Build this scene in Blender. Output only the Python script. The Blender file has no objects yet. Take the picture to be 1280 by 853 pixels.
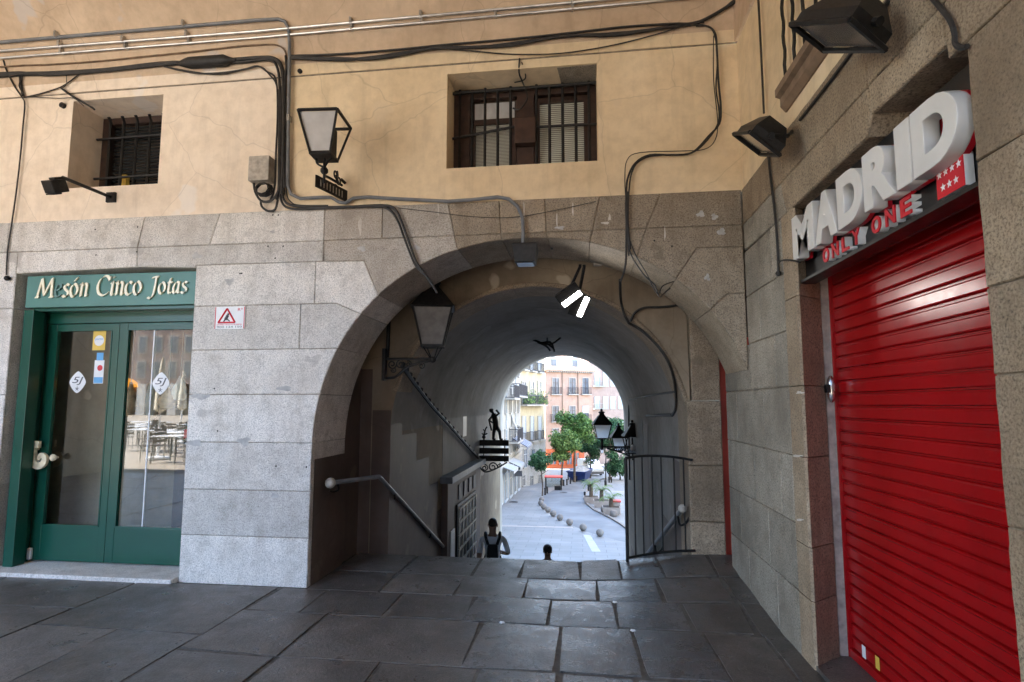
import bpy, bmesh, math, random
from mathutils import Vector, Matrix, noise as mnoise
R = math.radians
random.seed(7)
SC = bpy.context.scene
COL = SC.collection
V = Vector

# ------------------------------------------------------------------ surveyed camera
F_PX, PITCH, ROLL, YAW, PPX, PPY, EYE = 690.3, -.0967239, -.00068785, -.124009, 640.0, 438.85, 1.6
def _cam_matrix():
    cy, sy = math.cos(YAW), math.sin(YAW); cp, sp = math.cos(PITCH), math.sin(PITCH); cr, sr = math.cos(ROLL), math.sin(ROLL)
    Ry = Matrix(((cy, 0, sy), (0, 1, 0), (-sy, 0, cy))); Rx = Matrix(((1, 0, 0), (0, cp, -sp), (0, sp, cp)))
    Rz = Matrix(((cr, -sr, 0), (sr, cr, 0), (0, 0, 1))); B = Matrix(((1, 0, 0), (0, 0, 1), (0, -1, 0)))
    return (Rz @ Rx @ Ry @ B).transposed()
CM = _cam_matrix()
C0 = V((0, 0, EYE))
# points measured on the photograph, taken back to the plane they lie on
def ray(u, v): return CM @ V(((u - PPX) / F_PX, -(v - PPY) / F_PX, -1))
def PY(u, v, Y): d = ray(u, v); return C0 + d * (Y / d.y)
def PX(u, v, X): d = ray(u, v); return C0 + d * (X / d.x)
def PZ(u, v, z=0): d = ray(u, v); return C0 + d * ((z - EYE) / d.z)
def street_z(Y): return -5.4 - .056 * (Y - 30)
def ST(u, v):
    d = ray(u, v); return C0 + d * ((-5.4 + 1.68 - EYE) / (d.z + .056 * d.y))
YW = 4.79; XW = 1.387
def FW(u, v, off=0): return PY(u, v, YW - off)
def RW(u, v, off=0): return PX(u, v, XW - off)

# ------------------------------------------------------------------ materials
def new_mat(name):
    m = bpy.data.materials.new(name); m.use_nodes = True
    nt = m.node_tree; return m, nt, nt.nodes, nt.links, nt.nodes['Principled BSDF']
def rgb(c): return (c[0], c[1], c[2], 1)
def ramp(n, stops):
    r = n.new('ShaderNodeValToRGB'); e = r.color_ramp.elements
    while len(e) < len(stops): e.new(.5)
    for i, (p, c) in enumerate(stops): e[i].position = p; e[i].color = rgb(c)
    return r
def mixc(n, l, fac, a, b, mode='MIX'):
    m = n.new('ShaderNodeMix'); m.data_type = 'RGBA'; m.blend_type = mode
    for s, x in ((0, fac), (6, a), (7, b)):
        if hasattr(x, 'is_output'): l.new(x, m.inputs[s])
        elif s == 0: m.inputs[0].default_value = x
        else: m.inputs[s].default_value = rgb(x)
    return m.outputs[2]
def noise_tex(n, l, co, scale, detail=4, rough=.55, stretch=None):
    t = n.new('ShaderNodeTexNoise'); t.inputs['Scale'].default_value = scale
    t.inputs['Detail'].default_value = detail; t.inputs['Roughness'].default_value = rough
    if stretch:
        mp = n.new('ShaderNodeMapping'); mp.inputs['Scale'].default_value = stretch; l.new(co, mp.inputs[0]); co = mp.outputs[0]
    l.new(co, t.inputs['Vector']); return t.outputs['Fac']
def bump(n, l, b, h, strength, dist=.01):
    k = n.new('ShaderNodeBump'); k.inputs['Strength'].default_value = strength; k.inputs['Distance'].default_value = dist
    l.new(h, k.inputs['Height']); l.new(k.outputs[0], b.inputs['Normal']); return k

def plain(name, col, rough=.55, metal=0, var=.25, scale=6, bmp=0, bscale=60, spec=.5, col2=None):
    m, nt, n, l, b = new_mat(name)
    g = n.new('ShaderNodeNewGeometry').outputs['Position']
    f = noise_tex(n, l, g, scale)
    lo = tuple(c * (1 - var) for c in col); hi = col2 or tuple(min(1, c * (1 + var)) for c in col)
    r = ramp(n, [(.32, lo), (.68, hi)]); l.new(f, r.inputs[0]); l.new(r.outputs[0], b.inputs['Base Color'])
    b.inputs['Roughness'].default_value = rough; b.inputs['Metallic'].default_value = metal
    b.inputs['Specular IOR Level'].default_value = spec
    rr = n.new('ShaderNodeMapRange'); q = .12 if rough > .32 else .025; rr.inputs[3].default_value = max(.01, rough - q); rr.inputs[4].default_value = min(1, rough + q)
    l.new(noise_tex(n, l, g, scale * 3.1), rr.inputs[0]); l.new(rr.outputs[0], b.inputs['Roughness'])
    if bmp: bump(n, l, b, noise_tex(n, l, g, bscale), bmp, .004)
    return m

def granite(name, base, stain, amount=.5, speck=.68, rough=.75, blocks=.16, bmp=.35, grime=None):
    m, nt, n, l, b = new_mat(name)
    geo = n.new('ShaderNodeNewGeometry'); g = geo.outputs['Position']
    fine = noise_tex(n, l, g, 85, 3, .75)
    sp = ramp(n, [(.33, tuple(c * (1 - speck) for c in base)), (.47, base), (.62, tuple(min(1, c * (1 + speck * .55)) for c in base))])
    l.new(fine, sp.inputs[0])
    md = ramp(n, [(.30, (.74, .73, .71)), (.52, (1, 1, 1)), (.72, (1.10, 1.09, 1.07))]); l.new(noise_tex(n, l, g, 7, 6, .7), md.inputs[0])
    spo = mixc(n, l, 1.0, sp.outputs[0], md.outputs[0], 'MULTIPLY')
    pm = n.new('ShaderNodeMapRange'); pm.inputs[1].default_value = .66; pm.inputs[2].default_value = .70; pm.inputs[4].default_value = .55
    l.new(noise_tex(n, l, g, 3.7, 3, .5), pm.inputs[0]); spo = mixc(n, l, pm.outputs[0], spo, tuple(k * .55 for k in base))
    big = noise_tex(n, l, g, 1.3, 6, .62)
    sr = n.new('ShaderNodeMapRange'); sr.inputs[1].default_value = .42; sr.inputs[2].default_value = .68; sr.inputs[4].default_value = amount
    l.new(big, sr.inputs[0])
    c = mixc(n, l, sr.outputs[0], spo, stain)
    # streaks of run-off
    st = noise_tex(n, l, g, 3.0, 4, .6, (3.0, 3.0, .35))
    s2 = n.new('ShaderNodeMapRange'); s2.inputs[1].default_value = .5; s2.inputs[2].default_value = .75; s2.inputs[4].default_value = .35
    l.new(st, s2.inputs[0]); c = mixc(n, l, s2.outputs[0], c, tuple(k * .75 for k in stain))
    # each block its own tone
    hs = n.new('ShaderNodeHueSaturation'); l.new(c, hs.inputs['Color'])
    mr = n.new('ShaderNodeMapRange'); mr.inputs[3].default_value = 1 - blocks; mr.inputs[4].default_value = 1 + blocks
    l.new(geo.outputs['Random Per Island'], mr.inputs[0]); l.new(mr.outputs[0], hs.inputs['Value'])
    l.new(hs.outputs[0], b.inputs['Base Color']); b.inputs['Roughness'].default_value = rough
    b.inputs['Specular IOR Level'].default_value = .35
    med = noise_tex(n, l, g, 28, 5, .7)
    add = n.new('ShaderNodeMath'); add.operation = 'ADD'; l.new(med, add.inputs[0]); l.new(fine, add.inputs[1])
    bump(n, l, b, add.outputs[0], bmp, .006)
    return m

def plaster(name, base, dark, pale, pale_amt=.5, rough=.85, crack=True, streak=.38):
    m, nt, n, l, b = new_mat(name)
    g = n.new('ShaderNodeNewGeometry').outputs['Position']
    r = ramp(n, [(.3, dark), (.6, base)]); l.new(noise_tex(n, l, g, 1.1, 5, .6), r.inputs[0]); c = r.outputs[0]
    mott = ramp(n, [(.35, (.86, .85, .83)), (.6, (1, 1, 1))]); l.new(noise_tex(n, l, g, 9, 5, .65), mott.inputs[0])
    c = mixc(n, l, .8, c, mott.outputs[0], 'MULTIPLY')
    st = n.new('ShaderNodeMapRange'); st.inputs[1].default_value = .52; st.inputs[2].default_value = .8; st.inputs[4].default_value = streak
    l.new(noise_tex(n, l, g, 2.2, 4, .6, (3.5, 3.5, .4)), st.inputs[0]); c = mixc(n, l, st.outputs[0], c, tuple(k * .6 for k in dark))
    pt = n.new('ShaderNodeMapRange'); pt.inputs[1].default_value = .655; pt.inputs[2].default_value = .675; pt.inputs[4].default_value = pale_amt
    l.new(noise_tex(n, l, g, 1.7, 3, .45), pt.inputs[0]); c = mixc(n, l, pt.outputs[0], c, pale)
    if crack:
        vo = n.new('ShaderNodeTexVoronoi'); vo.feature = 'DISTANCE_TO_EDGE'; vo.inputs['Scale'].default_value = 1.1
        wob = n.new('ShaderNodeMix'); wob.data_type = 'VECTOR'; wob.inputs[0].default_value = .12
        nz = n.new('ShaderNodeTexNoise'); nz.inputs['Scale'].default_value = 4; l.new(g, nz.inputs['Vector'])
        l.new(g, wob.inputs[4]); l.new(nz.outputs['Color'], wob.inputs[5]); l.new(wob.outputs[1], vo.inputs['Vector'])
        cr = n.new('ShaderNodeMapRange'); cr.inputs[1].default_value = 0; cr.inputs[2].default_value = .006; cr.inputs[3].default_value = .28; cr.inputs[4].default_value = 0
        l.new(vo.outputs['Distance'], cr.inputs[0]); c = mixc(n, l, cr.outputs[0], c, tuple(k * .4 for k in dark))
    l.new(c, b.inputs['Base Color']); b.inputs['Roughness'].default_value = rough; b.inputs['Specular IOR Level'].default_value = .25
    bump(n, l, b, noise_tex(n, l, g, 22, 6, .65), .25, .006)
    return m

def slab_mat(name, base, pits=0, r0=.22, r1=.52):
    m, nt, n, l, b = new_mat(name)
    geo = n.new('ShaderNodeNewGeometry'); g = geo.outputs['Position']
    r = ramp(n, [(.3, tuple(c * .62 for c in base)), (.52, base), (.75, tuple(c * 1.5 for c in base))]); l.new(noise_tex(n, l, g, 3.2, 7, .7), r.inputs[0])
    fn = ramp(n, [(.35, (.5, .5, .5)), (.6, (1.2, 1.2, 1.2))]); l.new(noise_tex(n, l, g, 110, 3, .7), fn.inputs[0])
    c = mixc(n, l, .9, r.outputs[0], fn.outputs[0], 'MULTIPLY')
    vo = n.new('ShaderNodeTexVoronoi'); vo.inputs['Scale'].default_value = 5; vo.inputs['Randomness'].default_value = 1; l.new(g, vo.inputs['Vector'])
    gm = n.new('ShaderNodeMapRange'); gm.inputs[1].default_value = .07; gm.inputs[2].default_value = .10; gm.inputs[3].default_value = .55; gm.inputs[4].default_value = 0; l.new(vo.outputs['Distance'], gm.inputs[0]); c = mixc(n, l, gm.outputs[0], c, (.045, .042, .04))
    br_ = n.new('ShaderNodeMapRange'); br_.inputs[1].default_value = .55; br_.inputs[2].default_value = .75; br_.inputs[4].default_value = .5; l.new(noise_tex(n, l, g, 2.1, 5, .65), br_.inputs[0]); c = mixc(n, l, br_.outputs[0], c, (base[0] * 1.25, base[1] * 1.05, base[2] * .85))
    hs = n.new('ShaderNodeHueSaturation'); l.new(c, hs.inputs['Color'])
    mr = n.new('ShaderNodeMapRange'); mr.inputs[3].default_value = .72; mr.inputs[4].default_value = 1.3
    l.new(geo.outputs['Random Per Island'], mr.inputs[0]); l.new(mr.outputs[0], hs.inputs['Value']); l.new(hs.outputs[0], b.inputs['Base Color'])
    rr = n.new('ShaderNodeMapRange'); rr.inputs[1].default_value = .3; rr.inputs[2].default_value = .7; rr.inputs[3].default_value = r0; rr.inputs[4].default_value = r1
    l.new(noise_tex(n, l, g, 5, 5, .7), rr.inputs[0]); l.new(rr.outputs[0], b.inputs['Roughness'])
    h = noise_tex(n, l, g, 45 if not pits else 38, 5, .7); h2 = noise_tex(n, l, g, 7, 3, .5)
    a = n.new('ShaderNodeMath'); a.operation = 'MULTIPLY_ADD'; a.inputs[1].default_value = 1.0; l.new(h, a.inputs[0]); l.new(h2, a.inputs[2])
    bump(n, l, b, a.outputs[0], 1.0 if pits else .5, .012 if pits else .008)
    return m

def glass_mat(name, tint=(.75, .8, .78), gloss=1.0):
    m, nt, n, l, b = new_mat(name)
    n.remove(b); out = [x for x in n if x.type == 'OUTPUT_MATERIAL'][0]
    tr = n.new('ShaderNodeBsdfTransparent'); tr.inputs[0].default_value = rgb(tint)
    gl = n.new('ShaderNodeBsdfGlossy'); gl.inputs['Roughness'].default_value = .015; gl.inputs[0].default_value = (1, 1, 1, 1)
    fr = n.new('ShaderNodeLayerWeight'); fr.inputs[0].default_value = .5
    pw = n.new('ShaderNodeMath'); pw.operation = 'POWER'; pw.inputs[1].default_value = 3.2; l.new(fr.outputs['Facing'], pw.inputs[0])
    mu = n.new('ShaderNodeMath'); mu.operation = 'MULTIPLY_ADD'; mu.use_clamp = True; mu.inputs[1].default_value = .85; mu.inputs[2].default_value = .085 * gloss; l.new(pw.outputs[0], mu.inputs[0])
    mx = n.new('ShaderNodeMixShader'); l.new(mu.outputs[0], mx.inputs[0]); l.new(tr.outputs[0], mx.inputs[1]); l.new(gl.outputs[0], mx.inputs[2]); l.new(mx.outputs[0], out.inputs[0])
    return m
def emit(name, col, s):
    m, nt, n, l, b = new_mat(name); b.inputs['Base Color'].default_value = rgb(col); b.inputs['Emission Color'].default_value = rgb(col); b.inputs['Emission Strength'].default_value = s
    return m
def leaf_mat(name, a, c):
    m, nt, n, l, b = new_mat(name)
    geo = n.new('ShaderNodeNewGeometry'); r = ramp(n, [(0, a), (1, c)]); l.new(geo.outputs['Random Per Island'], r.inputs[0])
    l.new(r.outputs[0], b.inputs['Base Color']); b.inputs['Roughness'].default_value = .6; b.inputs['Specular IOR Level'].default_value = .2
    return m

M = {}
M['granite'] = granite('pale_granite', (.63, .605, .56), (.46, .40, .33), .35, speck=.5)  # pale, mid and arch tones: real stone difference plus light falloff put in
M['granite_mid'] = granite('mid_falloff_granite', (.47, .43, .37), (.32, .26, .20), .45, speck=.6)  # in-between tone that carries the falling light across the wall
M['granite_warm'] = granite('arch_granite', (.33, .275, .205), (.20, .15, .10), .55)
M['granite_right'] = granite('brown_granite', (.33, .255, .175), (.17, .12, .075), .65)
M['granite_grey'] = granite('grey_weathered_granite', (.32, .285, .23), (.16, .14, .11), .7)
M['smear_grey'] = plain('grey_repair_mortar', (.43, .42, .40), .9, var=.2, scale=20)
M['smear_pale'] = plain('lime_streak', (.58, .54, .47), .9, var=.15, scale=20)
M['grime'] = plain('brown_grime', (.17, .135, .10), .9, var=.3, scale=16)
M['mortar'] = plain('mortar', (.23, .19, .14), .95, var=.4, scale=14)
M['plaster_peach'] = plaster('peach_plaster', (.90, .785, .645), (.81, .68, .53), (.84, .79, .73), .6)
M['plaster_yellow'] = plaster('yellow_plaster', (.84, .69, .47), (.73, .58, .37), (.74, .62, .46), .3)
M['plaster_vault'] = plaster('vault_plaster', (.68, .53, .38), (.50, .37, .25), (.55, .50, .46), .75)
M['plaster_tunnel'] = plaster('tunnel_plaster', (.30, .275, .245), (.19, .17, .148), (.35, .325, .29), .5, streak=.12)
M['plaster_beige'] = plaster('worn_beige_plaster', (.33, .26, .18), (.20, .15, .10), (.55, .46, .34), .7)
M['paint_brown'] = plaster('brown_dado_paint', (.14, .10, .078), (.085, .062, .05), (.20, .15, .115), .5, rough=.6)
M['paint_grey'] = plaster('grey_dado_paint', (.23, .21, .185), (.17, .15, .13), (.3, .27, .22), .3, rough=.7)
M['slab'] = slab_mat('worn_floor_slab', (.128, .111, .096))
M['slab_pit'] = slab_mat('pitted_slab', (.15, .142, .13), 1)
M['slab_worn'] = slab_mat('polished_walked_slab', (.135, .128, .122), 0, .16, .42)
M['grout'] = plain('floor_grout', (.10, .088, .072), .95, var=.5, scale=20, bmp=.4)
M['step'] = slab_mat('stair_stone', (.16, .155, .15))
M['pave'] = plain('pale_paving', (.20, .20, .20), .75, var=.12, scale=.7, bmp=.2, bscale=12)
def paved(name, base):
    m, nt, n, l, b = new_mat(name); g = n.new('ShaderNodeNewGeometry').outputs['Position']; br = n.new('ShaderNodeTexBrick'); br.inputs['Scale'].default_value = 1.0
    br.inputs['Brick Width'].default_value = 1.1; br.inputs['Row Height'].default_value = .62; br.inputs['Mortar Size'].default_value = .014; l.new(g, br.inputs['Vector'])
    for i, k in ((1, .90), (2, 1.08), (3, .62)): br.inputs[i].default_value = rgb(tuple(c * k for c in base))
    st = ramp(n, [(.3, (.78, .77, .76)), (.65, (1.06, 1.06, 1.06))]); l.new(noise_tex(n, l, g, .35, 6, .65), st.inputs[0]); l.new(mixc(n, l, 1.0, br.outputs[0], st.outputs[0], 'MULTIPLY'), b.inputs['Base Color']); b.inputs['Roughness'].default_value = .7; return m
M['pave'] = paved('street_paving', (.205, .203, .20))
M['road'] = plain('worn_asphalt', (.13, .135, .142), .7, var=.24, scale=.45, bmp=.2, bscale=20)
M['line'] = plain('white_road_paint', (.34, .34, .34), .7, var=.15, scale=2)
M['plaza'] = plain('plaza_paving', (.33, .28, .22), .8, var=.12, scale=.4)
M['iron'] = plain('black_iron', (.018, .017, .016), .5, metal=.3, var=.4, scale=30, spec=.4)
M['cable'] = plain('black_cable', (.022, .02, .018), .6, var=.4, scale=20)
M['cable_brown'] = plain('brown_cable', (.17, .11, .065), .7, var=.4, scale=12)
M['conduit'] = plain('galvanised_conduit', (.50, .49, .47), .38, metal=.85, var=.2, scale=9)
M['conduit_grey'] = plain('grey_plastic_conduit', (.17, .18, .19), .5, var=.2, scale=8)
M['box_grey'] = plain('dirty_grey_box', (.42, .38, .32), .7, var=.3, scale=18)
M['green'] = plain('green_gloss_paint', (.008, .075, .048), .25, var=.06, scale=2)
M['green_sign'] = plain('teal_sign_paint', (.085, .215, .18), .42, var=.1, scale=2)
M['letter_gold'] = plain('pale_gold_letter', (.92, .84, .62), .3, var=.08, scale=8)
M['letter_grey'] = plain('grey_green_letter', (.13, .24, .215), .5, var=.1)  # grey-green, close to the board colour
M['brass'] = plain('aged_brass', (.74, .64, .43), .4, metal=.15, var=.2, scale=20)
M['glass'] = glass_mat('door_glass')
M['pane_dark'] = plain('dark_pane', (.03, .035, .038), .12, var=.3, scale=4)
M['frost'] = plain('frosted_lantern_glass', (.50, .49, .47), .55, var=.1, scale=8)
M['frost_dark'] = plain('sooty_lantern_glass', (.10, .092, .085), .4, var=.25, scale=12)
def translucent(name, col):
    m, nt, n, l, b = new_mat(name); out = [x for x in n if x.type == 'OUTPUT_MATERIAL'][0]; b.inputs['Base Color'].default_value = rgb(col); b.inputs['Roughness'].default_value = .4
    t = n.new('ShaderNodeBsdfTranslucent'); t.inputs[0].default_value = rgb(col); x = n.new('ShaderNodeMixShader'); x.inputs[0].default_value = .75; l.new(b.outputs[0], x.inputs[1]); l.new(t.outputs[0], x.inputs[2]); l.new(x.outputs[0], out.inputs[0]); return m
M['frost_white'] = translucent('opal_lantern_glass', (.86, .90, .95))
M['red_shutter'] = plain('red_shutter_paint', (.36, .005, .007), .30, var=.05, scale=1.5, spec=.5)
def shutter_paint(name, col):
    m, nt, n, l, b = new_mat(name); g = n.new('ShaderNodeNewGeometry').outputs['Position']
    r = ramp(n, [(.3, tuple(c * .78 for c in col)), (.6, col), (.8, tuple(min(1, c * 1.1 + .006) for c in col))]); l.new(noise_tex(n, l, g, 1.6, 6, .7, (1, 1, .35)), r.inputs[0])
    d = n.new('ShaderNodeMapRange'); d.inputs[1].default_value = .6; d.inputs[2].default_value = .82; d.inputs[4].default_value = .22; l.new(noise_tex(n, l, g, 9, 6, .7), d.inputs[0])
    l.new(mixc(n, l, d.outputs[0], r.outputs[0], (.13, .03, .025)), b.inputs['Base Color'])
    rr = n.new('ShaderNodeMapRange'); rr.inputs[1].default_value = .35; rr.inputs[2].default_value = .7; rr.inputs[3].default_value = .17; rr.inputs[4].default_value = .27; l.new(noise_tex(n, l, g, 4, 5, .7), rr.inputs[0]); l.new(rr.outputs[0], b.inputs['Roughness'])
    bump(n, l, b, noise_tex(n, l, g, 2.2, 2, .4), .10, .02); return m
M['red_shutter'] = shutter_paint('red_shutter_paint', (.37, .005, .007))
M['red_dark'] = plain('red_door_paint', (.42, .05, .03), .5, var=.2, scale=3)
M['black_sign'] = plain('black_sign_board', (.012, .012, .013), .4, var=.2)
M['letter_white'] = plain('letter_face_grey_white', (.68, .655, .61), .4, var=.05)
M['letter_red'] = plain('letter_red', (.60, .012, .025), .35, var=.08)
M['white'] = plain('white_plastic', (.78, .78, .77), .45, var=.06)
M['wood_dark'] = plain('dark_wood_frame', (.045, .022, .014), .5, var=.4, scale=12)
M['blind'] = plain('pale_blind', (.66, .67, .58), .7, var=.08, scale=4)
M['sill'] = plain('brown_stone_sill', (.22, .15, .10), .7, var=.3, scale=8, bmp=.3)
M['wood_panel'] = plain('brown_wood_panel', (.30, .165, .09), .5, var=.3, scale=5)
M['tile_dado'] = plain('patterned_tile', (.20, .13, .09), .3, var=.6, scale=16)
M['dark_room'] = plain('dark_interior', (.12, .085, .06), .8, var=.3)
M['orange'] = emit('glowing_orange_reflection', (1, .40, .05), .075)  # glow stands in for sunlit parasols mirrored in the door glass
M['ham'] = plain('cured_ham', (.55, .36, .2), .55, var=.3, scale=14)
M['cloth'] = plain('cream_cloth', (.66, .60, .48), .8, var=.1, scale=12)
M['bottle'] = plain('dark_bottle_glass', (.015, .02, .012), .12, var=.2)
M['sticker_yellow'] = plain('yellow_sticker', (.75, .50, .08), .5, var=.1)
M['sticker_blue'] = plain('blue_sticker', (.12, .38, .68), .5, var=.1)
M['ink'] = plain('grey_ink', (.09, .09, .10), .6, var=.1)
M['lamp_on'] = emit('lit_floodlight_glass', (1, .96, .9), 9)
M['chrome'] = plain('reflector_metal', (.6, .58, .55), .2, metal=.9, var=.1)
M['skin'] = plain('skin', (.30, .17, .11), .6, var=.1, scale=20)
M['hair'] = plain('dark_hair', (.022, .015, .011), .6, var=.3, scale=40)
M['shirt_light'] = plain('light_shirt', (.78, .79, .82), .85, var=.12, scale=10)
M['shirt_blue'] = plain('dark_blue_shirt', (.02, .03, .07), .85, var=.2, scale=10)
M['black_cloth'] = plain('black_fabric', (.014, .013, .014), .85, var=.3, scale=20)
M['leafA'] = leaf_mat('tree_leaf', (.035, .085, .026), (.14, .25, .065))
M['leafB'] = leaf_mat('blue_green_leaf', (.024, .07, .036), (.085, .18, .08))
M['leafC'] = leaf_mat('light_leaf', (.05, .105, .03), (.19, .28, .08))
M['bark'] = plain('bark', (.10, .075, .055), .9, var=.3, scale=8, bmp=.5, bscale=30)
M['stone_ball'] = plain('stone_ball', (.19, .165, .145), .8, var=.2, scale=8)
M['planter'] = plain('pale_planter', (.36, .31, .27), .8, var=.12, scale=4)
M['soil'] = plain('soil', (.05, .035, .025), .95)
M['blue_skip'] = plain('blue_skip_paint', (.018, .04, .16), .45, var=.2, scale=3)
M['rubble'] = plain('pale_rubble', (.34, .32, .30), .9, var=.2, scale=4, bmp=.6, bscale=9)
M['van_white'] = plain('white_car_paint', (.55, .56, .57), .3, var=.04)
M['car_glass'] = plain('dark_car_glass', (.02, .025, .03), .1, var=.2)
M['tyre'] = plain('rubber', (.02, .02, .02), .85)
M['fac_white'] = plaster('white_facade', (.38, .365, .33), (.31, .29, .255), (.42, .41, .38), .3, crack=False)
M['fac_yellow'] = plaster('yellow_facade', (.44, .385, .26), (.36, .31, .21), (.47, .43, .33), .3, crack=False)
M['fac_grey'] = granite('grey_facade_base', (.36, .35, .33), (.24, .22, .19), .5, blocks=.05)
M['fac_salmon'] = plaster('salmon_facade', (.43, .285, .22), (.36, .23, .175), (.47, .34, .28), .3, crack=False)
M['fac_pink'] = plaster('pink_facade', (.36, .25, .205), (.30, .205, .165), (.4, .31, .27), .3, crack=False)
M['fac_orange'] = plain('orange_shopfront', (.42, .075, .014), .5, var=.15, scale=1)
M['tile_roof'] = plain('roof_tile', (.42, .25, .17), .85, var=.3, scale=3, bmp=.5, bscale=8)
M['trim'] = plain('pale_trim', (.36, .335, .295), .8, var=.08, scale=2)
M['shut_pale'] = plain('pale_window_shutter', (.40, .43, .45), .6, var=.08)
M['win_dark'] = plain('window_glass', (.10, .11, .13), .12, var=.3, scale=1)
M['rail_dark'] = plain('balcony_iron', (.045, .04, .045), .6, var=.3)
M['awn_stripe'] = plain('navy_awning', (.03, .045, .11), .8, var=.2)
M['awn_white'] = plain('white_canvas', (.32, .32, .32), .8, var=.1)
M['red_top'] = plain('red_canopy', (.55, .06, .045), .6, var=.15)
M['plaza_facade'] = plain('plaza_facade', (.33, .24, .20), .8, var=.15, scale=.4)

# ------------------------------------------------------------------ mesh building
class MB:
    def __init__(s): s.v = []; s.f = []; s.mi = []; s.cur = 0
    def add(s, vs, fs):
        k = len(s.v); s.v += [V(p) for p in vs]; s.f += [tuple(i + k for i in f) for f in fs]; s.mi += [s.cur] * len(fs)
    def box(s, a, b, bev=0, rot=None, piv=None):
        x0, x1 = sorted((a[0], b[0])); y0, y1 = sorted((a[1], b[1])); z0, z1 = sorted((a[2], b[2]))
        if bev <= 0:
            vs = [(x, y, z) for x in (x0, x1) for y in (y0, y1) for z in (z0, z1)]
            fs = [(0, 1, 3, 2), (4, 6, 7, 5), (0, 4, 5, 1), (2, 3, 7, 6), (0, 2, 6, 4), (1, 5, 7, 3)]
        else:
            bm = bmesh.new(); bmesh.ops.create_cube(bm, size=1)
            for q in bm.verts: q.co = V(((x0 + x1) / 2 + q.co.x * (x1 - x0), (y0 + y1) / 2 + q.co.y * (y1 - y0), (z0 + z1) / 2 + q.co.z * (z1 - z0)))
            bmesh.ops.bevel(bm, geom=bm.edges[:], offset=bev, segments=2, affect='EDGES', profile=.6)
            bm.verts.index_update(); vs = [tuple(q.co) for q in bm.verts]; fs = [tuple(q.index for q in f.verts) for f in bm.faces]; bm.free()
        if rot is not None:
            p = V(piv) if piv is not None else V(((x0 + x1) / 2, (y0 + y1) / 2, (z0 + z1) / 2)); vs = [p + rot @ (V(q) - p) for q in vs]
        s.add(vs, fs)
    def quad(s, *p): s.add(p, [tuple(range(len(p)))])
    def prism(s, pts, d):      # polygon (3-D points) extruded by vector d
        n = len(pts); pts = [V(p) for p in pts]; d = V(d)
        s.add(pts + [p + d for p in pts], [tuple(range(n))[::-1], tuple(range(n, 2 * n))] + [(i, (i + 1) % n, n + (i + 1) % n, n + i) for i in range(n)])
    def tube(s, pts, r, n=8, smooth=0, cap=True, r2=None):
        pts = [V(p) for p in pts]
        if smooth: pts = spline(pts, smooth)
        pts = [p for i, p in enumerate(pts) if i == 0 or (p - pts[i - 1]).length > 1e-5]
        if len(pts) < 2: return
        vs = []; t0 = None; u = None; m = len(pts)
        for i, p in enumerate(pts):
            t = ((pts[min(i + 1, m - 1)] - pts[max(i - 1, 0)])).normalized()
            if u is None:
                u = t.orthogonal().normalized()
            else:
                u = (t0.rotation_difference(t) @ u); u = (u - t * u.dot(t)).normalized()
            t0 = t; w = t.cross(u); rr = r if r2 is None else r + (r2 - r) * i / (m - 1)
            vs += [p + (u * math.cos(2 * math.pi * k / n) + w * math.sin(2 * math.pi * k / n)) * rr for k in range(n)]
        fs = [(i * n + k, i * n + (k + 1) % n, (i + 1) * n + (k + 1) % n, (i + 1) * n + k) for i in range(m - 1) for k in range(n)]
        if cap: fs += [tuple(range(n))[::-1], tuple(range((m - 1) * n, m * n))]
        s.add(vs, fs)
    def lathe(s, prof, c, n=16, axis=None):     # prof: (radius, height)
        c = V(c); vs = []; q = V((0, 0, 1)).rotation_difference(V(axis)) if axis is not None else None
        for r, h in prof:
            for k in range(n):
                p = V((r * math.cos(2 * math.pi * k / n), r * math.sin(2 * math.pi * k / n), h))
                vs.append(c + (q @ p if q else p))
        m = len(prof)
        fs = [(i * n + k, i * n + (k + 1) % n, (i + 1) * n + (k + 1) % n, (i + 1) * n + k) for i in range(m - 1) for k in range(n)]
        fs += [tuple(range(n))[::-1], tuple(range((m - 1) * n, m * n))]
        s.add(vs, fs)
    def ball(s, c, r, n=14, sq=(1, 1, 1)):
        prof = []
        m = n // 2
        vs = []; c = V(c)
        for i in range(m + 1):
            a = math.pi * i / m
            for k in range(n):
                b = 2 * math.pi * k / n; vs.append(c + V((r * sq[0] * math.sin(a) * math.cos(b), r * sq[1] * math.sin(a) * math.sin(b), -r * sq[2] * math.cos(a))))
        s.add(vs, [(i * n + k, i * n + (k + 1) % n, (i + 1) * n + (k + 1) % n, (i + 1) * n + k) for i in range(m) for k in range(n)])
    def frustum(s, a, b):       # two same-length rings
        n = len(a); s.add(list(a) + list(b), [tuple(range(n))[::-1], tuple(range(n, 2 * n))] + [(i, (i + 1) % n, n + (i + 1) % n, n + i) for i in range(n)])
    def build(s, name, mat, parent=None, smooth=False):
        me = bpy.data.meshes.new(name); off = root_loc(parent)
        me.from_pydata([p - off for p in s.v], [], s.f)
        for m in (mat if isinstance(mat, (list, tuple)) else [mat]): me.materials.append(m)
        if isinstance(mat, (list, tuple)): me.polygons.foreach_set('material_index', s.mi)
        bm = bmesh.new(); bm.from_mesh(me)
        bmesh.ops.remove_doubles(bm, verts=bm.verts[:], dist=1e-6)
        bmesh.ops.recalc_face_normals(bm, faces=bm.faces[:]); bm.to_mesh(me); bm.free()
        if smooth:
            me.polygons.foreach_set('use_smooth', [True] * len(me.polygons))
            try: me.set_sharp_from_angle(angle=R(38))
            except Exception: pass
        me.update(); o = bpy.data.objects.new(name, me); COL.objects.link(o)
        if parent is not None: o.parent = parent
        return o
def root_loc(p):
    off = V((0, 0, 0))
    while p is not None: off += V(p.location); p = p.parent
    return off
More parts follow.
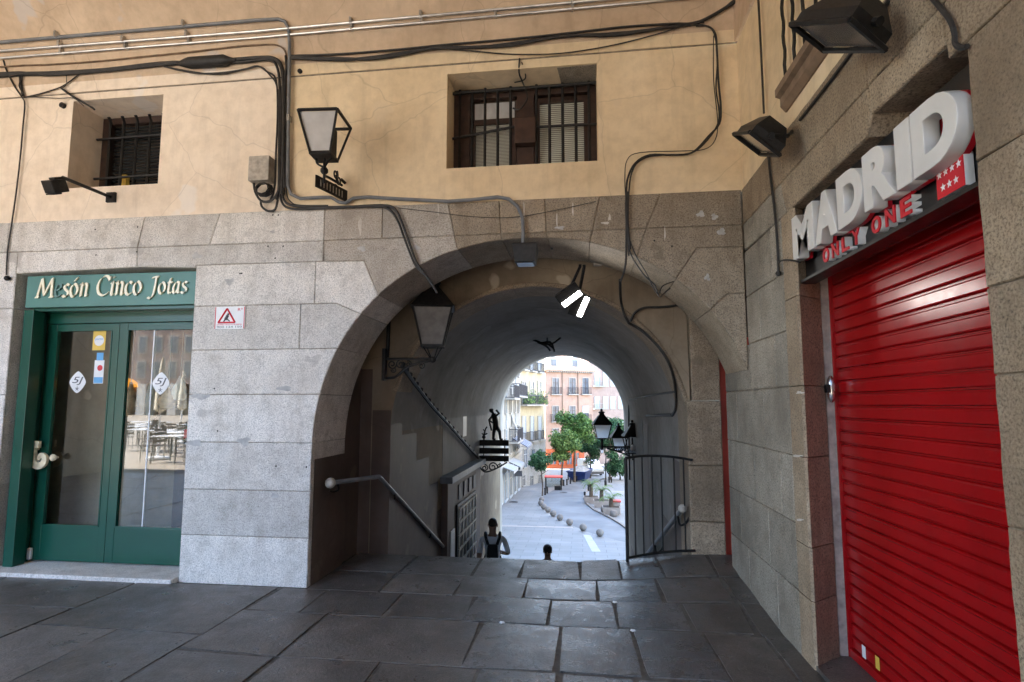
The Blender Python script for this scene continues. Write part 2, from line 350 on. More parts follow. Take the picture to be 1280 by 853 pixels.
def spline(pts, k, closed=False):
    out = []; n = len(pts)
    for i in range(n if closed else n - 1):
        g = (lambda j: pts[j % n]) if closed else (lambda j: pts[max(0, min(n - 1, j))])
        p0, p1, p2, p3 = g(i - 1), g(i), g(i + 1), g(i + 2)
        for j in range(k):
            t = j / k
            out.append(.5 * ((2 * p1) + (p2 - p0) * t + (2 * p0 - 5 * p1 + 4 * p2 - p3) * t * t + (3 * p1 - p0 - 3 * p2 + p3) * t ** 3))
    if not closed: out.append(pts[-1])
    return out
def tag(o, label=None, cat=None, group=None, kind=None):
    if label: o['label'] = label
    if cat: o['category'] = cat
    if group: o['group'] = group
    if kind: o['kind'] = kind
    return o
def thing(name, label, cat, loc=(0, 0, 0), group=None):
    o = bpy.data.objects.new(name, None); COL.objects.link(o); o.location = loc; o.empty_display_size = .2
    return tag(o, label, cat, group)
def kids(o): return [c for c in bpy.data.objects if c.parent == o]
def copy_tree(o, parent=None):
    c = o.copy(); COL.objects.link(c)
    if parent is not None: c.parent = parent
    for ch in kids(o): copy_tree(ch, c)
    return c
def one(name, mb, mat, label, cat, group=None, smooth=True): return tag(mb.build(name, mat, None, smooth), label, cat, group)

def text_mesh(name, s, mat, parent, M4, size=1, extrude=.01, bold=0, bevel=0, fit=None, shear=0):
    """letters as a solid mesh; M4 puts the text's x,y,z axes in the world; fit=(w,h) stretches the ink box to that size"""
    cu = bpy.data.curves.new(name, 'FONT'); cu.body = s; cu.size = size; cu.extrude = extrude; cu.offset = bold; cu.bevel_depth = bevel; cu.shear = shear
    cu.resolution_u = 6; cu.align_x = 'LEFT'
    o = bpy.data.objects.new(name, cu); COL.objects.link(o)
    dg = bpy.context.evaluated_depsgraph_get(); me = bpy.data.meshes.new_from_object(o.evaluated_get(dg)); bpy.data.objects.remove(o)
    xs = [v.co.x for v in me.vertices]; ys = [v.co.y for v in me.vertices]
    if not xs: return None
    x0, x1, y0, y1 = min(xs), max(xs), min(ys), max(ys); off = root_loc(parent)
    for v in me.vertices:
        p = v.co.copy()
        if fit: p.x = (p.x - x0) * fit[0] / (x1 - x0); p.y = (p.y - y0) * fit[1] / (y1 - y0)
        v.co = (M4 @ p) - off
    me.materials.clear(); me.materials.append(mat)
    o = bpy.data.objects.new(name, me); COL.objects.link(o); o.parent = parent
    return o
def axes(o, x, y, z):
    m = Matrix((V(x), V(y), V(z))).transposed().to_4x4(); m.translation = V(o); return m
FRONT = lambda o: axes(o, (1, 0, 0), (0, 0, 1), (0, -1, 0))       # reads on a wall that faces -Y
SIDE = lambda o: axes(o, (0, -1, 0), (0, 0, 1), (-1, 0, 0))       # reads on a wall that faces -X

def offset_poly(p, d):
    n = len(p); out = []
    area = sum(p[i][0] * p[(i + 1) % n][1] - p[(i + 1) % n][0] * p[i][1] for i in range(n))
    sg = 1 if area > 0 else -1
    for i in range(n):
        a, b, c = p[i - 1], p[i], p[(i + 1) % n]
        e1 = (b[0] - a[0], b[1] - a[1]); e2 = (c[0] - b[0], c[1] - b[1])
        l1 = math.hypot(*e1) or 1e-9; l2 = math.hypot(*e2) or 1e-9
        n1 = (-e1[1] / l1 * sg, e1[0] / l1 * sg); n2 = (-e2[1] / l2 * sg, e2[0] / l2 * sg)
        k = 1 + n1[0] * n2[0] + n1[1] * n2[1]; k = max(k, .35)
        out.append((b[0] + (n1[0] + n2[0]) / k * d, b[1] + (n1[1] + n2[1]) / k * d))
    return out
def dedupe(p):
    q = []
    for a in p:
        if not q or math.hypot(a[0] - q[-1][0], a[1] - q[-1][1]) > 2e-3: q.append(a)
    if math.hypot(q[0][0] - q[-1][0], q[0][1] - q[-1][1]) < 2e-3: q.pop()
    return q
_chip = random.Random(5)
def block(mb, poly, to3, d0, d1, gap=.0025, bev=.006):
    """one dressed stone: polygon in the wall's own 2-D, to3(a, b, depth) gives the 3-D point; d0 face, d1 back"""
    poly = dedupe(poly); fine_ = []
    for i, a in enumerate(poly):            # worn, slightly chipped arrises
        b = poly[(i + 1) % len(poly)]; k = max(1, int(math.hypot(b[0] - a[0], b[1] - a[1]) / .07)); fine_ += [(a[0] + (b[0] - a[0]) * j / k, a[1] + (b[1] - a[1]) * j / k) for j in range(k)]
    poly = fine_; A = offset_poly(poly, gap); B0 = offset_poly(poly, gap + bev * .7); B1 = offset_poly(poly, gap + bev * 3.0); n = len(poly); B = []
    for (x0_, y0_), (x1_, y1_) in zip(B0, B1):
        t = max(0, _chip.uniform(-.35, .55)); t = 1.0 if _chip.random() < .035 else t; B.append((x0_ + (x1_ - x0_) * t, y0_ + (y1_ - y0_) * t))
    vs = [to3(a, b, d1) for a, b in A] + [to3(a, b, d0 + bev) for a, b in A] + [to3(a, b, d0) for a, b in B]
    fs = [(i, (i + 1) % n, n + (i + 1) % n, n + i) for i in range(n)] + [(n + i, n + (i + 1) % n, 2 * n + (i + 1) % n, 2 * n + i) for i in range(n)]
    fs += [tuple(range(2 * n, 3 * n)), tuple(range(n))[::-1]]
    mb.add(vs, fs)
def mortar(mb, poly, to3, d): mb.add([to3(a, b, d) for a, b in dedupe(poly)], [tuple(range(len(dedupe(poly))))])

# ------------------------------------------------------------------ front wall with the archway
GZ = 3.438; L1 = 3.127                      # top of the granite, first course line
ACX, ACZ, AA, AB, AN = -.46, 1.15, 1.96, 1.93, 2.15
def arch_z(x):
    t = abs(x - ACX) / AA
    return ACZ + AB * max(0.0, 1 - t ** AN) ** (1 / AN) if t < 1 else ACZ
def arch_pts(xa, xb, n=10): return [(xa + (xb - xa) * i / n, arch_z(xa + (xb - xa) * i / n)) for i in range(n + 1)]
def arch_x(z):                              # left side x for a height
    t = max(0, min(1, (z - ACZ) / AB)); return ACX - AA * max(0, 1 - t ** AN) ** (1 / AN)
def fx(u, v): p = FW(u, v); return (p.x, p.z)
T_front = lambda a, b, d: (a, d, b)
wall = thing('front_wall', 'granite and cream plaster wall with the big archway to the stairs through it', 'wall', (-1, YW, 0))
light_b, mid_b, warm_b = MB(), MB(), MB(); mort = MB()
def fb(poly, warm=False, back=.71):
    block(mid_b if warm == 2 else warm_b if warm else light_b, poly, T_front, YW, YW + back); mortar(mort, poly, T_front, YW + .012)
XL = -14.0; PX0 = -3.66                     # left end of the wall, left edge of the pier beside the door
XJ = ACX - AA                               # left jamb of the arch
# top course, z L1..GZ
tops = [XL, -12.2, -10.6, -9.0, -7.3, -5.75]
for a, b in zip(tops, tops[1:]): fb([(a, L1), (b, L1), (b, GZ), (a, GZ)], back=.3)
j1t, j1b = fx(181, 273), fx(172, 304); j2t, j2b = fx(275, 269), fx(262, 303)
x405 = fx(405, 290)[0]; v1t, v1m = fx(560, 259)[0], fx(568, 293)[0]; v2t, v2m = fx(624, 258)[0], fx(626, 292)[0]
v3t, v3m = fx(681, 252)[0], fx(683, 290)[0]; v4t, v4m = fx(750, 248)[0], fx(741, 286)[0]; v5t, v5m = fx(826, 244)[0], fx(808, 284)[0]
XR = XW - .002
fb([(-5.75, L1), (j1b[0], L1), (j1t[0], GZ), (-5.75, GZ)], back=.3)
fb([(j1b[0], L1), (j2b[0], L1), (j2t[0], GZ), (j1t[0], GZ)])
fb([(j2b[0], L1), (x405, L1), (x405, GZ), (j2t[0], GZ)])
xm = fx(478, 280)[0]
fb([(x405, L1), (xm, L1), (xm, GZ), (x405, GZ)], 2)
fb([(xm, L1), (v1m, L1), (v1t, GZ), (xm, GZ)], 2)
for (a, b), (c, d) in (((v1m, v1t), (v2m, v2t)), ((v2m, v2t), (v3m, v3t)), ((v3m, v3t), (v4m, v4t)), ((v4m, v4t), (v5m, v5t)), ((v5m, v5t), (XR, XR))):
    fb([(a, L1), (c, L1), (d, GZ), (b, GZ)], True)
# second course down to the arch
DT = 2.905                                  # soffit over the shop door
tops2 = [XL, -12.0, -10.3, -8.6, -7.0, -5.62]
for a, b in zip(tops2, tops2[1:]): fb([(a, 2.55), (b, 2.55), (b, L1), (a, L1)], back=.3)
fb([(-5.62, DT), fx(171, 334), (j1b[0], L1), (-5.62, L1)], back=.34)
fb([fx(171, 334), (PX0, DT), (PX0, 2.93), (x405, 2.93), (x405, L1), (j1b[0], L1)])
a0 = fx(473, 360)[0]; a1 = fx(572, 311)[0]; a2 = fx(628, 300)[0]; a3 = fx(685, 299)[0]; a4 = fx(737, 306)[0]; a5 = fx(796, 321)[0]; a6 = fx(845, 343)[0]; a7 = fx(888, 388)[0]; a8 = 1.381
fb([fx(405, 327), fx(455, 326)] + arch_pts(a0, a1) + [(v1m, L1), (x405, L1)], 2)
for xa, xb, ma, mb_ in ((a1, a2, v1m, v2m), (a2, a3, v2m, v3m), (a3, a4, v3m, v4m), (a4, a5, v4m, v5m)):
    fb(arch_pts(xa, xb) + [(mb_, L1), (ma, L1)], True)
z6 = fx(900, 309)[1]; x6 = fx(871, 309)[0]; z7 = fx(920, 367)[1]; x7 = fx(910, 367)[0]
fb(arch_pts(a5, a6) + [(x6, z6), (XR, z6), (XR, L1), (v5m, L1)], True)
fb(arch_pts(a6, a7) + [(x7, z7), (XR, z7), (XR, z6), (x6, z6)], True)
fb(arch_pts(a7, a8) + [(XR, arch_z(a8) + .004), (XR, z7), (x7, z7)], True)
# courses of the pier between door and arch
Z3, Z4 = 2.53, 2.11
x394 = fx(394, 350)[0]; x375 = fx(375, 410)[0]
fb([(PX0, Z3), (x394, Z3), (x394, 2.93), (PX0, 2.93)])
zz = arch_z(a0)
q = fx(434, 393); q0 = fx(420, 381)
fb([(x394, Z3), (q0[0], Z3)] + arch_pts(arch_x(q[1]), a0) + [fx(455, 326), (x394, 2.93)])
fb([(PX0, Z4), (x375, Z4), (x375, Z3), (PX0, Z3)])
fb([(x375, Z4)] + [(arch_x(Z4), Z4)] + arch_pts(arch_x(Z4) + .01, arch_x(q[1]), 5) + [(q0[0], Z3), (x375, Z3)])
def jamb(z): return arch_x(z) if z > ACZ else XJ
for za, zb in ((1.69, 2.11), (1.25, 1.69), (.82, 1.25), (.41, .82), (-.05, .41)):
    rp = [(jamb(za + (zb - za) * i / 5), za + (zb - za) * i / 5) for i in range(6)]
    fb([(PX0, za)] + rp + [(PX0, zb)])
# masonry left of the door
for za, zb in ((1.69, 2.55), (.82, 1.69), (-.05, .82)):
    xs = [XL, -11, -8.6, -7.1, -5.62]
    for a, b in zip(xs, xs[1:]): fb([(a, za), (b, za), (b, zb), (a, zb)], back=.34)
rs_ = random.Random(21)
def smear(m, u, v, ru, rv, plane):
    n_ = 16; pts = []; ph = rs_.uniform(0, 6)
    for k in range(n_):
        a = 2 * math.pi * k / n_; r = 1 + .32 * math.sin(3 * a + ph) * rs_.uniform(.4, 1) + rs_.uniform(-.22, .22); pts.append(plane(u + ru * r * math.cos(a), v + rv * r * math.sin(a)))
    m.add(pts, [tuple(range(n_))])
fp = lambda u, v: FW(u, v, .0012)
for mat_, lst in (('smear_grey', ((246, 320, 6, 4), (287, 352, 5, 4), (252, 496, 12, 3.4), (244, 554, 10, 4), (305, 552, 8, 5), (355, 486, 9, 3), (343, 620, 5, 3), (452, 311, 5, 3), (893, 271, 4.5, 4), (902, 290, 5, 4.5), (876, 268, 5, 4), (884, 347, 3.5, 4), (341, 290, 3, 2), (700, 285, 6, 2), (520, 310, 5, 3))),
                  ('smear_pale', ((450, 282, 2.2, 11), (548, 262, .8, 9), (757, 279, 5, 1.5), (716, 262, .9, 8), (696, 275, .8, 8), (831, 292, .8, 8), (655, 265, 1, 9), (290, 300, 3, 1.5), (762, 272, 1.5, 4)))):
    m = MB(); [smear(m, *a, fp) for a in lst]; m.build('repair_smear' if mat_ == 'smear_grey' else 'lime_streak', M[mat_], wall)
m = MB()
for u, v in ((341, 269), (348, 269), (335, 308), (354, 308), (344, 323), (300, 342), (119, 287), (120, 319), (172, 284), (171, 315), (268, 486), (272, 539), (840, 308), (818, 301), (345, 583), (383, 584), (690, 311), (302, 342)):
    p = FW(u, v, .0016); m.add([p + V((.009 * math.cos(k), 0, .009 * math.sin(k))) for k in range(6)], [tuple(range(6))])
m.build('drill_hole', M['iron'], wall)
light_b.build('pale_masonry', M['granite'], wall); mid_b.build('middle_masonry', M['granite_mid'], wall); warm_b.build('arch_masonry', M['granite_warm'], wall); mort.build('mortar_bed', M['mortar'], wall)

# plaster above, with the two window recesses
W1 = (-1.212, .176, 3.768, 4.69); W2 = (-5.14, -4.13, 3.772, 4.70); GRV = 4.775; XS = -2.78
def plaster_part(name, mat, xs, holes, z0, z1, y):
    m = MB(); zs = sorted({z0, z1} | {h[2] for h in holes} | {h[3] for h in holes}); xs = sorted(set(xs) | {h[0] for h in holes} | {h[1] for h in holes})
    for a, b in zip(xs, xs[1:]):
        for c, d in zip(zs, zs[1:]):
            if any(h[0] <= a and b <= h[1] and h[2] <= c and d <= h[3] for h in holes): continue
            m.quad((a, y, c), (b, y, c), (b, y, d), (a, y, d))
    return m
def recess(m, h, y, dep):
    x0, x1, z0, z1 = h
    m.quad((x0, y, z0), (x0, y + dep, z0), (x0, y + dep, z1), (x0, y, z1)); m.quad((x1, y, z0), (x1, y + dep, z0), (x1, y + dep, z1), (x1, y, z1))
    m.quad((x0, y, z1), (x1, y, z1), (x1, y + dep, z1), (x0, y + dep, z1)); m.quad((x0, y, z0), (x1, y, z0), (x1, y + dep, z0), (x0, y + dep, z0))
YP = YW + .012
pl = plaster_part('p', None, [XL, XS], [W2], GZ - .02, GRV, YP); recess(pl, W2, YP, .42); pl.build('peach_plaster', M['plaster_peach'], wall)
pr = plaster_part('p', None, [XS, XW + .05], [W1], GZ - .02, GRV, YP); recess(pr, W1, YP, .30); pr.build('yellow_plaster', M['plaster_yellow'], wall)
g = MB(); g.box((XL, YP - .004, GRV), (XW, YP + .03, GRV + .012)); g.build('groove', M['mortar'], wall)
def vault_y(z):
    d = max(0, z - 4.9) / 1.5
    return YW - 2.85 * (1 - math.sqrt(max(0, 1 - min(1, d) ** 2)))
band = MB(); band.quad((XL, YW, GRV + .012), (XS, YW, GRV + .012), (XS, YW, 4.9), (XL, YW, 4.9)); band.quad((XL, YW, GRV + .012), (XL, YP + .03, GRV + .012), (XS, YP + .03, GRV + .012), (XS, YW, GRV + .012))
band.build('peach_band', M['plaster_peach'], wall)
band = MB(); band.quad((XS, YW, GRV + .012), (XW, YW, GRV + .012), (XW, YW, 4.9), (XS, YW, 4.9)); band.quad((XS, YW, GRV + .012), (XS, YP + .03, GRV + .012), (XW, YP + .03, GRV + .012), (XW, YW, GRV + .012))
band.build('yellow_band', M['plaster_yellow'], wall)
# right-hand window: grey repair patch in the head, brown two-leaf frame, blinds, bars
x0, x1, z0, z1 = W1; yb = YP + .28
pt = MB(); pt.prism([(x1 - .36, yb - .26, z1 - .004), (x1 - .004, yb - .27, z1 - .004), (x1 - .004, yb, z1 - .004), (x1 - .33, yb, z1 - .004)], (0, 0, -.006)); pt.build('repair_patch', M['granite_grey'], wall)
win = MB(); fw = .065
for a, b in ((x0, x0 + .16), (x1 - .07, x1)): win.box((a, yb, z0), (b, yb + .07, z1), .006)
win.box((x0 + .16, yb + .002, z1 - .10), (x1 - .07, yb + .068, z1), .006); win.box((x0 + .16, yb + .002, z0), (x1 - .07, yb + .068, z0 + .05), .006)
xc = (x0 + x1) / 2 + .02
win.box((xc - .09, yb - .012, z0 + .05), (xc + .08, yb + .06, z1 - .1), .006)
wo = win.build('window', M['wood_dark'], wall)
def leaf(xa, xb, zt, parent):
    f = MB()
    f.box((xa, yb + .03, z0 + .05), (xa + .05, yb + .075, zt)); f.box((xb - .05, yb + .03, z0 + .05), (xb, yb + .075, zt)); f.box((xa + .05, yb + .031, zt - .05), (xb - .05, yb + .074, zt))
    f.build('sash', M['wood_dark'], parent)
    p = MB(); k = 36
    for i in range(k):
        za = z0 + .05 + (zt - .05 - z0 - .05) * i / k; zb = za + (zt - .1 - z0) / k * .94
        p.quad((xa + .05, yb + .055, za), (xb - .05, yb + .055, za), (xb - .05, yb + .064, zb), (xa + .05, yb + .064, zb))
    p.build('blind', M['blind'], parent)
leaf(x0 + .16, xc - .1, z1 - .30, wo); leaf(xc + .08, x1 - .07, z1 - .12, wo)
p = MB(); p.box((x0 + .2, yb + .06, z1 - .29), (xc - .12, yb + .07, z1 - .12)); p.build('pane', M['frost'], wo)
p = MB(); p.box((x0, yb + .1, z0), (x1, yb + .14, z1)); p.build('back_board', M['dark_room'], wo)
gr = MB(); yg = yb - .05
for i in range(11):
    xx = x0 + .07 + (x1 - x0 - .14) * i / 10
    if i == 5: continue
    gr.tube([(xx, yg, z0), (xx, yg, z1 - .03 - .02 * (i % 2))], .015, 6)
gr.tube([(x0, yg - .002, z0 + .40), (xc - .06, yg - .004, z0 + .49)], .013, 6); gr.tube([(xc - .06, yg - .004, z0 + .47), (x1, yg - .002, z0 + .46)], .013, 6)
gr.tube([(x0, yg, z1 - .06), (x1, yg, z1 - .05)], .016, 6)
gr.build('window_bars', M['iron'], wo)
jb = MB(); jb.box((xc - .1, yg - .06, z0 + .29), (xc + .1, yg + .03, z0 + .55), .008)
jb.build('lock_box', M['wood_dark'], wo)
wc = MB(); wc.tube([(xc - .03, YP - .02, z1 + .09), (xc - .04, YP + .03, z1 - .02), (xc - .02, yb - .1, z1 - .03), (xc + .02, yb - .07, z1 - .16), (xc - .05, yb - .08, z1 - .28), (xc - .12, yb - .07, z1 - .26)], .008, 6, 5)
wc.tube([(xc - .01, YP - .02, z1 + .05), (xc + .01, yb - .15, z1 - .015), (xc - .1, yb - .1, z1 - .02)], .006, 6, 5); wc.build('stray_cable', M['cable'], wo)
# left-hand window
x0, x1, z0, z1 = W2; yb = YP + .36
wo = MB(); wo.box((x0, yb, z0), (x0 + .1, yb + .06, z1), .005); wo.box((x1 - .05, yb, z0), (x1, yb + .06, z1), .005); wo.box((x0 + .1, yb + .002, z1 - .07), (x1 - .05, yb + .058, z1), .005); wo.box((x0 + .1, yb + .002, z0), (x1 - .05, yb + .058, z0 + .04), .005)
wo = wo.build('window', M['wood_dark'], wall)
p = MB()
for i in range(26):
    za = z0 + (z1 - z0) * i / 26
    p.quad((x0 + .1, yb + .05, za), (x1 - .05, yb + .05, za), (x1 - .05, yb + .07, za + .034), (x0 + .1, yb + .07, za + .034))
p.build('louvre', M['pane_dark'], wo)
p = MB(); p.box((x0, yb + .09, z0), (x1, yb + .12, z1)); p.build('back_board', M['dark_room'], wo)
gr = MB(); yg = yb - .07
for i in range(6):
    xx = x0 + .16 + (x1 - x0 - .22) * i / 5; gr.tube([(xx, yg, z0), (xx, yg, z1 - .09), (xx + .01, yg - .04, z1 - .05)], .015, 6)
for k in (.23, .70): gr.tube([(x0 + .02, yg - .01, z0 + k * (z1 - z0)), (x1, yg - .01, z0 + k * (z1 - z0) + .015)], .013, 6)
gr.build('window_bars', M['iron'], wo)
p = MB(); p.box((x0 + .29, yb - .03, z0 + .002), (x0 + .35, yb + .02, z0 + .27), .004); p.build('yellow_post', M['sticker_yellow'], wo)

# ------------------------------------------------------------------ arcade vault over the viewer, and the plaza side of the arcade
va = thing('arcade_vault', 'cream plastered vault over the arcade with conduits along it', 'vault', (-4, 1, 5)); m = MB(); N = 26
prof = [(YW, 4.9)]
for i in range(1, N + 1):
    a = math.pi * i / N; prof.append((YW - 2.85 + 2.85 * math.cos(a), 4.9 + 1.5 * math.sin(a)))
for (ya, za), (yb_, zb) in zip(prof, prof[1:]):
    m.quad((XL, ya, za), (XW + .3, ya, za), (XW + .3, yb_, zb), (XL, yb_, zb))
m.build('soffit', M['plaster_vault'], va, True)
m = MB(); m.box((XL - .3, -1.6, 6.55), (9, 14.3, 17)); m.build('upper_storeys', M['plaza_facade'], va)
ar = thing('square_arcade', 'granite lintel and light-blocking piers of the arcade on the square side', 'arcade', (-4, -2.2, 0)); m = MB()
m.box((XL - .3, -1.6, 5.9), (1.9, -.9, 6.5)); m.build('lintel', M['granite'], ar)
for a, b in ((-3.3, -.7), (.6, 1.9), (XL - .3, -11.4)):  # unseen right-hand piers, sized to hold light off the right wall
    m = MB(); m.box((a, -2.2, -.05), (b, -.9, 5.897)); m.build('pier', M['granite_right'], ar)
m = MB(); m.box((XL - .35, -.9, -.05), (XL, YW + 9.5, 6.54)); m.build('added_end_wall', M['granite_right'], ar)  # unseen wall added to stop light entering from the left

# ------------------------------------------------------------------ right wall with the shuttered shop
rw = thing('side_wall', 'brown granite wall around the shuttered shop with cream plaster above', 'wall', (XW, 3, 0))
T_right = lambda a, b, d: (d, a, b)          # a = y, b = z
YC = 3.70; YN = 2.06; XSH = 1.68             # far corner of the opening, near corner, plane of the shutter
rb, gb, mort = MB(), MB(), MB()
def rblock(poly, grey=False, d0=XW, d1=XW + .45): block(gb if grey else rb, poly, T_right, d0, d1); mortar(mort, poly, T_right, d0 + .012)
def r_rect(ya, yb_, za, zb, grey=False, **k): rblock([(ya, za), (yb_, za), (yb_, zb), (ya, zb)], grey, **k)
ys_top = [-1.8, .3, 1.6, 2.72, 3.85, YW - .003]
for a, b in zip(ys_top, ys_top[1:]): r_rect(a, b, L1, GZ)
lt = [-1.8, .2, YN + .1]
for a, b in zip(lt, lt[1:]): r_rect(a, b, 2.9, L1)
rblock([(YN + .1, 2.955), (2.70, 2.975), (2.72, L1), (YN + .1, L1)])
rblock([(2.70, 2.975), (2.76, 2.89), (3.82, 2.885), (3.9, L1), (2.72, L1)])
rblock([(3.82, 2.885), (YW - .003, 2.90), (YW - .003, L1), (3.9, L1)], True)
# jamb beyond the shop, running on as the right cheek of the arch (it leans outwards a little)
YE = 5.56; rnd0 = random.Random(11)
T_cheek = lambda a, b, d: (d, a, b)
def cheek(ya, yb_, za, zb):
    global rb
    poly = [(ya, za), (yb_, za), (yb_, zb), (ya, zb)]
    block(gb, poly, T_cheek, XW, XW + .35); mortar(mort, poly, T_cheek, XW + .012)
lv = [-.1, .40, .83, 1.27, 1.72, 2.10, 2.5, 2.885]
for i, (za, zb) in enumerate(zip(lv, lv[1:])):
    if i == 0: cuts = [YC + .22, 4.32, 5.0, YE]
    elif i % 2: cuts = [YC + .22, 4.45, 5.2, YE]
    else: cuts = [YC + .22, 4.15, 4.75, YE]
    if zb > 2.15: cuts = [c for c in cuts if c < YW - .3] + [YW - .003]
    for a, b in zip(cuts, cuts[1:]): cheek(a, b, za, zb)
# quoin stones at the corner of the shop opening, cut to the splay of the reveal
lq = [-.1, .40, .72, 1.27, 1.72, 2.30, 2.885]
for za, zb in zip(lq, lq[1:]):
    j = rnd0.uniform(-.006, .006); pl_ = [(XW, YC + .216), (XW, YC + .014 + j), (XW + .014, YC + j), (1.595, YC + .165), (1.595, YC + .216)]
    lo, hi = [(x, y, za + .003) for x, y in pl_], [(x, y, zb - .003) for x, y in pl_]
    rb.frustum(lo, hi)
# near pier
nz = [-.1, .62, 1.20, 1.70, 2.0, 2.45, 2.9]
for za, zb in zip(nz, nz[1:]):
    for a, b in ((-1.8, -.6), (-.6, .7), (.7, YN)): r_rect(a, b, za, zb, d1=XW + .6)
m = MB(); rp_ = lambda u, v: RW(u, v, .0015)
for a in ((1000, 491, 5, 1.4), (997, 570, 6, 1.5), (1000, 650, 5, 1.4)): smear(m, *a, rp_)
m.build('lime_streak', M['smear_pale'], rw)
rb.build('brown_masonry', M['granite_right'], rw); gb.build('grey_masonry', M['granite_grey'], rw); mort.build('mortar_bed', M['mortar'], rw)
m = MB(); m.box((XW + .2, YN - .1, 2.96), (XSH + .4, YC + .5, 3.3)); m.box((XSH + .35, -1.8, -.1), (XSH + .5, YE, 3.3)); m.build('backing', M['mortar'], rw)
m = MB(); m.box((XW - .10, YW + .06, 2.7), (XW + .5, YW + .68, 3.6)); m.build('corner_fill', M['mortar'], rw)
m = MB(); X2 = XW + .012
m.quad((X2, -1.8, GZ - .02), (X2, YW + .02, GZ - .02), (X2, YW + .02, GRV), (X2, -1.8, GRV)); m.build('plaster', M['plaster_yellow'], rw)
m = MB(); m.quad((XW - .01, -1.8, GRV + .012), (XW - .01, YW, GRV + .012), (XW - .01, YW, 5.3), (XW - .01, -1.8, 5.3)); m.quad((XW - .01, -1.8, 5.3), (XW - .01, YW, 5.3), (XW - .01, 4.0, 6.5), (XW - .01, -1.8, 6.5)); m.quad((XW - .01, -1.8, GRV + .012), (XW - .01, YW, GRV + .012), (XW + .03, YW, GRV + .012), (XW + .03, -1.8, GRV + .012)); m.build('upper_plaster', M['plaster_vault'], rw)
# projecting stone sill with its twisted bars
m = MB(); sA = RW(985, 115); ya, yb_ = 3.75, 2.35; zs = 3.62
m.prism([(XW + .02, ya, zs + .10), (XW - .06, ya, zs + .10), (XW - .06, ya, zs + .05), (XW - .03, ya, zs + .035), (XW - .03, ya, zs - .02), (XW, ya, zs - .06), (XW + .02, ya, zs - .06)], (0, yb_ - ya, 0))
wsl = m.build('window_sill', M['sill'], rw)
m = MB()
for i in range(7):
    yy = 3.62 - i * .16; m.tube([(XW - .035, yy, zs + .10)] + [(XW - .035 + .004 * math.cos(k * 1.6), yy + .004 * math.sin(k * 1.6), zs + .1 + k * .05) for k in range(1, 18)], .011, 5)
m.build('window_bars', M['iron'], wsl)

# ------------------------------------------------------------------ floor of the arcade: one bed, then the worn slabs
def smooth(t): t = max(0, min(1, t)); return t * t * (3 - 2 * t)
def fz(x, y): return .12 * smooth((x + .1) / 1.5) * max(0, min(1, (y - 4.3) / 1.5))
EDGE = 5.92
bed = MB(); nx, ny = 40, 40
def gx(i): return XL + (2.4 - XL) * i / nx
def gy(j): return -2.6 + (EDGE - .02 + 2.6) * j / ny
for i in range(nx):
    for j in range(ny):
        bed.quad(*[(x, y, fz(x, y) - .012) for x, y in ((gx(i), gy(j)), (gx(i + 1), gy(j)), (gx(i + 1), gy(j + 1)), (gx(i), gy(j + 1)))])
tag(bed.build('floor_bed', M['grout']), kind='structure')
sl, pits, pol = MB(), MB(), MB(); rnd = random.Random(3)
def slab(x0, x1, y0, y1, mb=None, gap=.009, jig=.018):
    mb = mb or sl; j = lambda: rnd.uniform(-jig, jig)
    cs = [(x0 + j(), y0 + j()), (x1 + j(), y0 + j()), (x1 + j(), y1 + j()), (x0 + j(), y1 + j())]
    nx_, ny_ = max(2, int((x1 - x0) / .14)), max(2, int((y1 - y0) / .14))
    tx, ty, h0 = rnd.uniform(-.004, .004), rnd.uniform(-.004, .004), rnd.uniform(-.003, .004)
    k0 = len(mb.v); vs = []; fs = []
    for i in range(nx_ + 1):
        for jn in range(ny_ + 1):
            s, t = i / nx_, jn / ny_
            px = (cs[0][0] * (1 - s) + cs[1][0] * s) * (1 - t) + (cs[3][0] * (1 - s) + cs[2][0] * s) * t
            py = (cs[0][1] * (1 - s) + cs[1][1] * s) * (1 - t) + (cs[3][1] * (1 - s) + cs[2][1] * s) * t
            ed = i in (0, nx_) or jn in (0, ny_)
            if ed:      # ragged, rounded arrises
                w = gap + .007 * (1 + mnoise.noise(V((px * 5, py * 5, 1))))
                px += w * (1 if i == 0 else -1 if i == nx_ else 0); py += w * (1 if jn == 0 else -1 if jn == ny_ else 0)
            z = fz(px, py) + h0 + tx * (s - .5) + ty * (t - .5) + .004 * mnoise.noise(V((px * 3, py * 3, 0)))
            if ed: z -= .006
            vs.append((px, py, z))
    n1 = ny_ + 1
    for i in range(nx_):
        for jn in range(ny_): fs.append((i * n1 + jn, (i + 1) * n1 + jn, (i + 1) * n1 + jn + 1, i * n1 + jn + 1))
    mb.add(vs, fs)
    rim = [i * n1 for i in range(nx_ + 1)] + [nx_ * n1 + jn for jn in range(1, n1)] + [i * n1 + ny_ for i in range(nx_ - 1, -1, -1)] + [jn for jn in range(ny_ - 1, 0, -1)]
    lo = [V(vs[r]) - V((0, 0, .05)) for r in rim]; up = [vs[r] for r in rim]; n = len(rim)
    mb.add(list(up) + lo, [(i, (i + 1) % n, n + (i + 1) % n, n + i) for i in range(n)])
